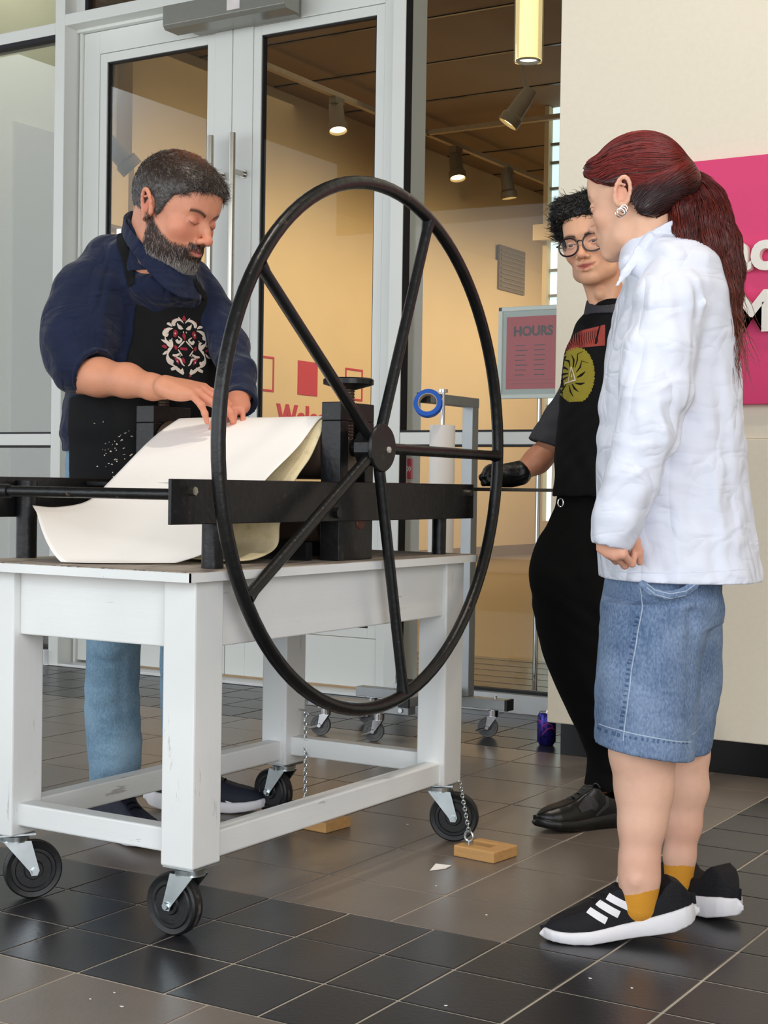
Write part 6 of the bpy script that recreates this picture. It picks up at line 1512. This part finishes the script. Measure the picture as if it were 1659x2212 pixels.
# ------------------------------------------------------------------ BEARDED PERSON IN THE APRON
def build_man():
    root = figure('person', L(300, 1790, 3.95), 'bearded person in navy shirt and black apron leaning over the press')
    a = math.radians(31); f = head_frame((math.cos(a), -math.sin(a)), math.radians(21), math.radians(0)); sc = 1.13
    ear = L(320, 440, 3.68); c = ear-(np.array([.082, -.012, .004])*sc) @ f
    s = head_field(beard=1, wide=1.05, neck=.064, nose=1.04, lids=.8, jawd=.002, necklen=.075, nfwd=.0); V, F = s.mesh(2); N = normals(V, F)
    C_ = skin_colors(V, N, (214, 148, 118), (206, 104, 84), (178, 90, 84), dict(brow=.95, browt=.0042, browc=(40, 28, 24), lashz=-.005, lashc=18))
    bm = beard_mask(V)[:, None]; grey = np.clip((-.075-V[:, 2])/.02, 0, 1)[:, None]; bc = linc((58, 42, 34))*(1-grey)+linc((104, 96, 90))*grey
    C_ = C_*(1-bm*.82)+bc*bm*.82
    HV = place(V, f, c, sc); parts = [(HV, F)]; cols = [C_]; sk = linc((216, 150, 118))
    # forearms and hands
    hf = vfield((150, 760, 470, 935), 3.36, 3.84, .0025)
    hf.chain(pxc([(165, 815, 3.74, 36), (215, 815, 3.70, 40), (275, 822, 3.64, 35), (330, 836, 3.58, 26), (356, 840, 3.55, 23)]), k=.02)
    wr = L(352, 832, 3.54)
    hand(hf, wr, (1, -.12, -.16), (.22, .30, -1), 1, [(.34, .45, .3), (.38, .45, .3), (.42, .50, .3), (.62, .42, .15)], sc=1.10, spread=.14, thumb=(.12, .30, .05), k=.005, r=1.08)
    V1, F1 = hf.mesh(1); parts.append((V1, F1)); z = V1[:, 0]; c1 = np.tile(sk, (len(V1), 1)); k_ = np.clip((V1[:, 0]-L(400, 850, 3.5)[0])/.05, 0, 1)[:, None]; c1 = c1*(1-k_*.35)+linc((222, 132, 110))*k_*.35; cols.append(c1)
    hl = vfield((455, 790, 560, 940), 3.40, 3.86, .0025)
    hl.chain(pxc([(516, 812, 3.74, 24), (516, 850, 3.67, 24), (510, 872, 3.62, 22)]), k=.02)
    hand(hl, L(513, 862, 3.64), (-.14, -.82, -.38), (-.05, .35, -1), -1, [(.75, .35, .1), (.7, .4, .1), (.7, .4, .2), (.7, .4, .2)], sc=.90, spread=.26, thumb=(.10, .42, .02), k=.003)
    V2, F2 = hl.mesh(1); parts.append((V2, F2)); cols.append(np.tile(linc((212, 140, 112)), (len(V2), 1)))
    tf = Field(*box_of([L(150, 500, 3.9), L(500, 1720, 4.1)], .18), .011)
    tf.loft(lev([(520, 290, 380, 3.82, .06), (570, 220, 420, 3.88, .11), (700, 200, 440, 3.93, .13), (900, 190, 430, 3.95, .13), (1050, 180, 430, 3.95, .13), (1200, 200, 420, 3.95, .12)], 3.9, .12), k=.03)
    tf.chain(pxc([(205, 600, 3.85, 42), (160, 720, 3.82, 42), (165, 815, 3.74, 34)]), k=.03); tf.chain(pxc([(430, 640, 3.95, 40), (488, 745, 3.86, 30), (515, 805, 3.745, 24)]), k=.03)
    tf.chain(pxc([(250, 1200, 3.86, 62), (245, 1450, 3.80, 44), (250, 1690, 3.82, 34)]), k=.03); tf.chain(pxc([(380, 1200, 4.05, 62), (400, 1450, 4.1, 44), (400, 1650, 4.15, 32)]), k=.03)
    V3, F3 = tf.mesh(1); parts.append((V3, F3)); cols.append(np.tile(sk, (len(V3), 1)))
    xmesh('body', parts, M['skin'], root, np.concatenate(cols))
    tw = lambda p: toW([p])[0]; g = np.random.default_rng(44)
    # hair
    hs = Field((-.115, -.145, -.11), (.115, .12, .15), .0026)
    hs.ell((0, -.014, .041), (.0850, .1045, .0935), k=.02); hs.cap((-.040, .062, .072), (.040, .062, .072), .017, k=.02); hs.ell((0, .025, .06), (.070, .065, .055), k=.02)
    for q in (-1, 1): hs.cap((q*.076, .008, .03), (q*.074, .012, -.012), .010, .005, k=.01)
    ya = hs.ax[1][None, :, None]; za = hs.ax[2][None, None, :]; xa = np.abs(hs.ax[0][:, None, None])
    line = np.interp(ya, [-.15, -.10, -.07, -.04, -.022, -.012, .0, .012, .024, .04, .06, .075, .10], [-.06, -.056, -.05, -.035, .0, .018, .020, -.012, .012, .042, .052, .062, .074]); hs.d = np.maximum(hs.d, (line-za+0*xa).astype(np.float32)*.8)
    hs.wave((1, .3, .2), .022, .0022, .3, .3); hs.wave((.2, 1, .6), .018, .0018, 1.7, .3)
    Vh, Fh = hs.mesh(2); Nh = normals(Vh, Fh); Lh = place(Vh, f, c, sc)
    def mcol(P):
        side = np.clip((.075-P[:, 2])/.05, 0, 1)[:, None]; top = np.exp(-((P[:, 0]/.035)**2+((P[:, 1]+.005)/.045)**2))[:, None]*(P[:, 2:3] > .09)
        b_ = linc((58, 44, 36))*(1-side)+linc((92, 88, 86))*side; return b_*(1-top*.8)+linc((150, 92, 62))*top*.8
    allp = [(Lh, Fh)]; allc = [mcol(Vh)*.75]
    dens = .25+np.clip(1-np.exp(-((Vh[:, 0]/.030)**2+((Vh[:, 1]+.005)/.040)**2))*(Vh[:, 2] > .09), 0, 1)
    Pp, fi = scatter(Vh, Fh, dens, 9500, 33); Nn = Nh[Fh[fi, 0]]; d = np.stack([np.sign(Pp[:, 0])*.25, .5+0*Pp[:, 0], -.5+Pp[:, 2]*6], 1)+g.normal(0, .30, (len(Pp), 3)); d -= Nn*(d*Nn).sum(1)[:, None]; d /= np.linalg.norm(d, axis=1)[:, None]
    mix = g.uniform(0, 1, (len(Pp), 1)) < .30; cc = mcol(Pp)*g.uniform(.45, 1.3, (len(Pp), 1)); cc = np.where(mix, linc((134, 128, 122))*g.uniform(.5, 1.1, (len(Pp), 1)), cc)
    fr = (Pp[:, 1] > .045); ln_ = np.where(fr, g.uniform(.014, .034, len(Pp)), g.uniform(.008, .017, len(Pp)))
    v, ff_, cc = strands(place(Pp, f, c, sc), d @ f, Nn @ f, ln_, np.full(len(Pp), .00045), cc, .30, .1, .32, 6, 9); allp.append((v, ff_)); allc.append(cc)
    xmesh('hair', allp, M['hair'], root, np.concatenate(allc))
    # beard
    bmk = beard_mask(V); Pp, fi = scatter(V, F, bmk**2, 8000, 35); Nn = N[F[fi, 0]]; d = np.stack([0*Pp[:, 0], .25+0*Pp[:, 0], -1+0*Pp[:, 0]], 1)+g.normal(0, .30, (len(Pp), 3)); d -= Nn*(d*Nn).sum(1)[:, None]; d /= np.linalg.norm(d, axis=1)[:, None]
    gz = np.clip((-.078-Pp[:, 2])/.02, 0, 1)*.75+.12; mus = (Pp[:, 2] > -.056)&(Pp[:, 1] > .08); gz = np.where(mus, .04, gz); m_ = (g.uniform(0, 1, len(Pp)) < gz)[:, None]
    cb = np.where(m_, linc((172, 166, 160)), linc((52, 36, 28)))*g.uniform(.5, 1.3, (len(Pp), 1))
    ln_ = np.where(Pp[:, 2] < -.07, g.uniform(.010, .020, len(Pp)), np.where(Pp[:, 2] > -.02, .004, g.uniform(.006, .012, len(Pp))))
    v, ff_, cc = strands(place(Pp, f, c, sc), d @ f, Nn @ f, ln_, np.full(len(Pp), .0004), cb, .22, .1, .40, 4, 10); xmesh('beard', [(v, ff_)], M['hair'], root, cc)
    # shirt --------------------------------------------------------------
    sh = vfield((70, 470, 550, 985), 3.58, 4.22, .0058)
    torso = [(508, 280, 372, 3.81, .075), (524, 258, 395, 3.83, .10), (550, 218, 415, 3.87, .13), (590, 185, 440, 3.90, .15), (650, 172, 462, 3.93, .165), (740, 165, 476, 3.95, .175), (820, 155, 478, 3.95, .18), (880, 140, 470, 3.95, .18), (930, 132, 462, 3.95, .18), (975, 140, 455, 3.95, .17)]
    sh.loft(lev(torso, 3.93, .17), k=.01, e=2.2)
    sh.ell(L(352, 622, 3.80), (.10, .10, .055), k=.03)
    sh.cap(L(335, 552, 3.83), L(235, 562, 3.85), .066, .050, k=.03)
    sh.chain(pxc([(232, 575, 3.84, 58), (196, 640, 3.80, 76), (176, 700, 3.78, 78), (168, 755, 3.76, 74), (166, 790, 3.74, 60)]), k=.035)
    sh.chain(pxc([(168, 785, 3.74, 54), (190, 798, 3.725, 47)]), k=.02)
    sh.chain(pxc([(418, 610, 3.93, 44), (462, 680, 3.90, 42), (494, 750, 3.84, 42), (514, 810, 3.745, 38), (519, 862, 3.665, 35)]), k=.02)
    Dn = 3.64
    for wl, am, dr, ph in ((.12, .0035, (1, .3, .7), .2), (.075, .0022, (.8, 0, -1), 1.), (.05, .0012, (.3, .6, 1), 2)): sh.wave(dr, wl, am, ph, .02)
    for rows_, r, a_ in (([(120, 745, Dn), (190, 720, Dn), (250, 690, Dn+.04)], .012, .010), ([(110, 800, Dn), (160, 775, Dn), (215, 745, Dn)], .011, .012), ([(180, 600, Dn+.03), (215, 690, Dn+.02), (228, 760, Dn+.03)], .014, .010), ([(250, 620, Dn+.08), (270, 700, Dn+.1), (262, 780, Dn+.1)], .012, .010),
                         ([(150, 640, Dn), (170, 700, Dn), (215, 740, Dn)], .012, .006), ([(200, 560, Dn+.06), (240, 590, Dn+.06), (290, 600, Dn+.1)], .012, .005), ([(178, 770, Dn), (206, 760, Dn), (226, 750, Dn)], .006, .010), ([(160, 820, Dn), (178, 795, Dn), (184, 775, Dn)], .007, .008),
                         ([(470, 700, 3.8), (495, 740, 3.8), (505, 780, 3.8)], .010, .006), ([(480, 780, 3.76), (500, 815, 3.7), (520, 830, 3.7)], .009, .007)):
        gr(sh, rows_, r, a_); gr(sh, [(p[0]+12, p[1]+12, p[2]) for p in rows_], r, -a_*.6)
    # open cuffs
    X3, Y3, Z3 = sh.ax[0][:, None, None], sh.ax[1][None, :, None], sh.ax[2][None, None, :]
    sh.cap(L(204, 806, 3.71), L(300, 830, 3.66), .050, .052, k=.004, op='sub'); sh.cap(L(519, 858, 3.67), L(515, 905, 3.60), .033, .036, k=.003, op='sub')
    V, F = sh.mesh(1); shirt = xmesh('shirt', [(V, F)], M['navy'], root); bs = bvh_of(shirt)
    # rolled cuff
    cu = vfield((140, 730, 270, 890), 3.58, 3.86, .0036); q0, q1 = L(180, 786, 3.735), L(203, 803, 3.712); cu.cap(q0, q1, .064, .061, k=.01); nn = q1-q0; cu.plane(q1, nn); cu.plane(q0-nn*.25, -nn); cu.cap(q0, q1+nn, .050, .050, k=.003, op='sub'); cu.wave((.2, .5, 1), .03, .0016, 0, .05)
    Vc, Fc = cu.mesh(1); xmesh('rolled_cuff', [(Vc, Fc)], M['navy'], shirt)
    cu = vfield((470, 820, 560, 920), 3.52, 3.8, .0034); q0, q1 = L(517, 838, 3.70), L(518, 872, 3.65); cu.cap(q0, q1, .043, .044, k=.01); nn = q1-q0; cu.plane(q1, nn); cu.plane(q0, -nn); cu.cap(q0-nn, q1+nn, .034, .035, k=.003, op='sub')
    Vc, Fc = cu.mesh(1); xmesh('rolled_cuff', [(Vc, Fc)], M['navy'], shirt)
    # collar
    nc = L(343, 520, 3.79); zz = lambda y: L(343, y, 3.75)[2]
    Vc, Fc = ring_collar(nc, .071, (math.cos(a), -math.sin(a)), zz(446), zz(572), zz(588), th=.0075, flare=.010, lean=(-.004, 0)); xmesh('collar', [(Vc, Fc)], M['navy'], shirt)
    Vc, Fc = ring_collar(nc, .079, (math.cos(a), -math.sin(a)), zz(449), zz(575), zz(640), th=.0055, flare=.028, lean=(-.004, 0), width=.046); xmesh('collar_fold', [(Vc, Fc)], M['navy'], shirt)
    tubes_on(bs, [[(*L(x, y, 3.8)[[0, 2]], w) for x, y, w in ((362, 580, .008), (365, 596, .0065), (368, 614, .0008))]], 'undershirt', M['white_cloth'], shirt, off=.002)
    # jeans
    je = vfield((120, 940, 520, 1700), 3.62, 4.36, .006)
    je.loft(lev([(955, 145, 450, 3.95, .15), (1050, 142, 448, 3.95, .16), (1150, 145, 445, 3.95, .16)], 3.95, .16), k=.02)
    je.loft(lev([(1100, 150, 330, 3.86, .12), (1250, 170, 318, 3.83, .105), (1380, 188, 306, 3.80, .095), (1450, 186, 300, 3.80, .09), (1540, 184, 302, 3.80, .085), (1620, 190, 306, 3.80, .085), (1660, 193, 302, 3.80, .085), (1690, 196, 290, 3.81, .08)], 3.8, .09), k=.03)
    je.loft(lev([(1100, 300, 450, 4.02, .12), (1250, 330, 460, 4.06, .105), (1380, 345, 462, 4.1, .095), (1500, 347, 456, 4.12, .09), (1600, 352, 452, 4.14, .085), (1662, 366, 446, 4.14, .08)], 4.1, .09), k=.03)
    for rows_, r, a_ in (([(186, 1420, 3.72), (240, 1440, 3.71), (300, 1425, 3.72)], .013, .010), ([(190, 1480, 3.72), (250, 1500, 3.71), (300, 1480, 3.72)], .012, .007), ([(215, 1590, 3.72), (255, 1605, 3.71), (300, 1590, 3.72)], .012, .008), ([(205, 1640, 3.72), (260, 1650, 3.71), (302, 1642, 3.72)], .010, .008), ([(270, 1420, 3.72), (262, 1520, 3.72), (285, 1600, 3.72)], .014, .006)): gr(je, rows_, r, a_)
    je.wave((.3, 0, 1), .07, .002, .3, .03)
    V, F = je.mesh(1); jj = xmesh('jeans', [(V, F)], M['jeans_light'], root)
    # apron: the torso surface pushed out, cut to the bib-and-skirt outline
    ap = vfield((100, 590, 500, 1300), 3.62, 4.1, .0048)
    ar = [(r[0], r[1]+4, r[2]-4, r[3], r[4]) for r in torso if r[0] >= 550]+[(1050, 146, 452, 3.95, .175), (1150, 144, 452, 3.95, .18), (1290, 150, 452, 3.95, .18)]
    ap.loft(lev(ar, 3.93, .17), k=.01, e=2.2, inflate=.011)
    for wl, am, dr, ph in ((.16, .002, (1, .2, .3), .6), (.08, .001, (.5, 0, 1), 1.)): ap.wave(dr, wl, am, ph, .02)
    P2 = lambda pts: [tuple(L(x, y, 3.80)[[0, 2]]) for x, y in pts]
    ap.keep_poly(P2([(300, 622), (330, 612), (400, 616), (447, 634), (462, 700), (470, 780), (500, 840), (500, 1280), (142, 1280), (144, 858), (170, 852), (240, 820), (276, 785), (292, 725), (298, 660)]))
    Y3 = ap.ax[1][None, :, None]; ap.d = np.maximum(ap.d, (Y3-3.985).astype(np.float32))
    V, F = ap.mesh(1); apr = xmesh('apron', [(V, F)], M['apron'], root); ba = bvh_of(apr)
    Dp = 3.78
    def lr(pts, w): return [(*L(p[0]+(q[0]-p[0])*t, p[1]+(q[1]-p[1])*t, 3.84)[[0, 2]], w) for p, q in zip(pts[:-1], pts[1:]) for t in np.linspace(0, 1, 10)]
    tubes_on(bs, [lr([(262, 488), (272, 520), (288, 568), (303, 630)], .0125)], 'neck_strap', M['apron'], apr, off=.004)
    tubes_on(bs, [lr([(408, 588), (424, 606), (440, 640)], .010)], 'neck_strap', M['apron'], apr, off=.004)
    tubes_on(ba, [lr([(300, 632), (340, 626), (400, 632)], .0007)], 'pocket_seam', M['shoe_grey'], apr, off=.0005)
    # printed ornament: scrolls and tulips, mirrored about a leaning axis
    kx, ky = 11.85, 11.85; k1 = lambda x, y, w=1.: (*L(330+x/kx, 660+y/ky, Dp)[[0, 2]], w*Dp/FPX/kx)
    def run(pts, n=7):
        o = []; P = [np.array(p, float) for p in pts]
        for t in np.linspace(0, 1, n*(len(P)-1)+1): o.append(k1(*catmull(P, t)))
        return o
    def both(pts): # mirror about axis x = 775 + .06*(y-250)
        return [pts, [(2*(775+.05*(y-250))-x, y+.09*(775-x), w) for x, y, w in pts]]
    cream = []; red = []; dots = []
    for p in ([(770, 450, 4), (700, 370, 22), (600, 370, 34), (530, 450, 48), (560, 520, 24)], [(760, 590, 6), (690, 560, 44), (640, 500, 24), (620, 440, 4)], [(520, 590, 6), (400, 620, 42), (330, 720, 66), (400, 770, 34)], [(325, 790, 8), (345, 900, 24), (430, 1000, 50), (500, 1050, 20), (470, 920, 34), (420, 890, 6)],
              [(500, 1070, 8), (430, 1130, 36), (390, 1250, 18), (400, 1370, 46), (470, 1450, 60), (520, 1400, 20)], [(390, 1330, 8), (450, 1480, 24), (560, 1550, 16), (640, 1640, 40), (760, 1740, 26), (700, 1640, 62)], [(220, 880, 4), (290, 910, 24), (340, 975, 6)], [(265, 1260, 8), (330, 1220, 30), (370, 1160, 6)],
              [(370, 470, 14), (430, 480, 34), (500, 540, 10)], [(640, 290, 6), (680, 340, 16), (740, 420, 8)], [(640, 1080, 5), (730, 970, 18), (790, 900, 12)], [(600, 870, 30), (650, 940, 34), (720, 870, 20), (640, 790, 10)], [(510, 1270, 20), (600, 1280, 30), (680, 1230, 16)], [(600, 1330, 8), (690, 1370, 26), (740, 1480, 18), (800, 1540, 8)],
              [(470, 1640, 30), (560, 1600, 40), (620, 1560, 10)], [(640, 1120, 8), (670, 1170, 14), (740, 1280, 14)]): cream += [run(q) for q in both([(u, v, w*1.14) for u, v, w in p])]
    for p in ([(570, 620, 20), (580, 690, 62), (560, 800, 34)], [(235, 1050, 4), (300, 1050, 42), (360, 1090, 20)], [(560, 1010, 12), (590, 1080, 40), (590, 1130, 10)], [(560, 1330, 14), (620, 1390, 42), (660, 1500, 12)], [(490, 370, 20), (520, 400, 14)], [(300, 600, 24), (330, 620, 16)]): red += [run(q) for q in both(p)]
    red += [run(q) for q in ([(780, 240, 4), (780, 310, 46), (785, 380, 50)], [(770, 690, 12), (785, 770, 50), (800, 870, 8)], [(690, 1095, 34), (860, 1105, 34)], [(760, 1330, 14), (780, 1410, 42), (810, 1470, 10)], [(920, 1760, 20), (940, 1810, 46)])]
    for x, y, r in ((570, 715, 26), (830, 678, 24), (490, 860, 22), (620, 1430, 26), (690, 1290, 18)): dots += [run([(a_[0]-.6*r, a_[1], r*.2), (a_[0], a_[1], r), (a_[0]+.6*r, a_[1], r*.2)], 4) for (a_,) in [[(x, y)], [(2*(775+.05*(y-250))-x, y+.09*(775-x))]]]
    tubes_on(ba, red, 'crimson_ornament', M['print_crimson'], apr, off=.0008); tubes_on(ba, cream, 'cream_ornament', M['print_cream'], apr, off=.0013); tubes_on(ba, dots, 'ornament_dots', M['print_cream'], apr, off=.0018)
    sp = []
    for i in range(46):
        x = g.uniform(200, 330) if i < 14 else g.normal(262, 26); y = g.uniform(870, 1030) if i < 14 else g.normal(985, 32); l = g.uniform(1, 6)
        if 160 < x < 330 and y < 1045: sp.append([(*L(x+l*t, y+l*.5*t*g.uniform(-1, 1), 3.8)[[0, 2]], w) for t, w in ((0, .0002), (.5, g.uniform(.0006, .0022)), (1, .0002))])
    tubes_on(ba, sp, 'paint_spots', M['print_cream'], apr, off=.0008)
    # shoes
    b = L(302, 1822, 3.75); b = np.array([L(300, 1800, 3.74)[0], 3.74, .002]); make_shoe(root, (.66, -.75), b, 0, M['shoe_navy'], M['sole_white'], sc=1.02, laces=M['trousers'])
    b = np.array([L(500, 1740, 4.13)[0], 4.13, .002]); u, T = make_shoe(root, (1, -.08), b, 0, M['shoe_navy'], M['sole_white'], sc=1.02, laces=M['trousers'])
    bu = bvh_of(u); tubes_on(bu, [[(*L(x, y, 4.1)[[0, 2]], w) for x, y, w in ((488, 1728, .001), (498, 1733, .004), (510, 1734, .0005))]], 'side_mark', M['sole_white'], u, off=.001)
    oe = Field(*box_of([L(545, 1715, 4.13), L(560, 1745, 4.13)], .03), .003); oe.ell(L(551, 1734, 4.125), (.016, .03, .014), k=.004); oe.half(2, .018, 1); Vo, Fo = oe.mesh(1); xmesh('toe_bumper', [(Vo, Fo)], M['sole_orange'], u)
    adopt(root)
build_man()
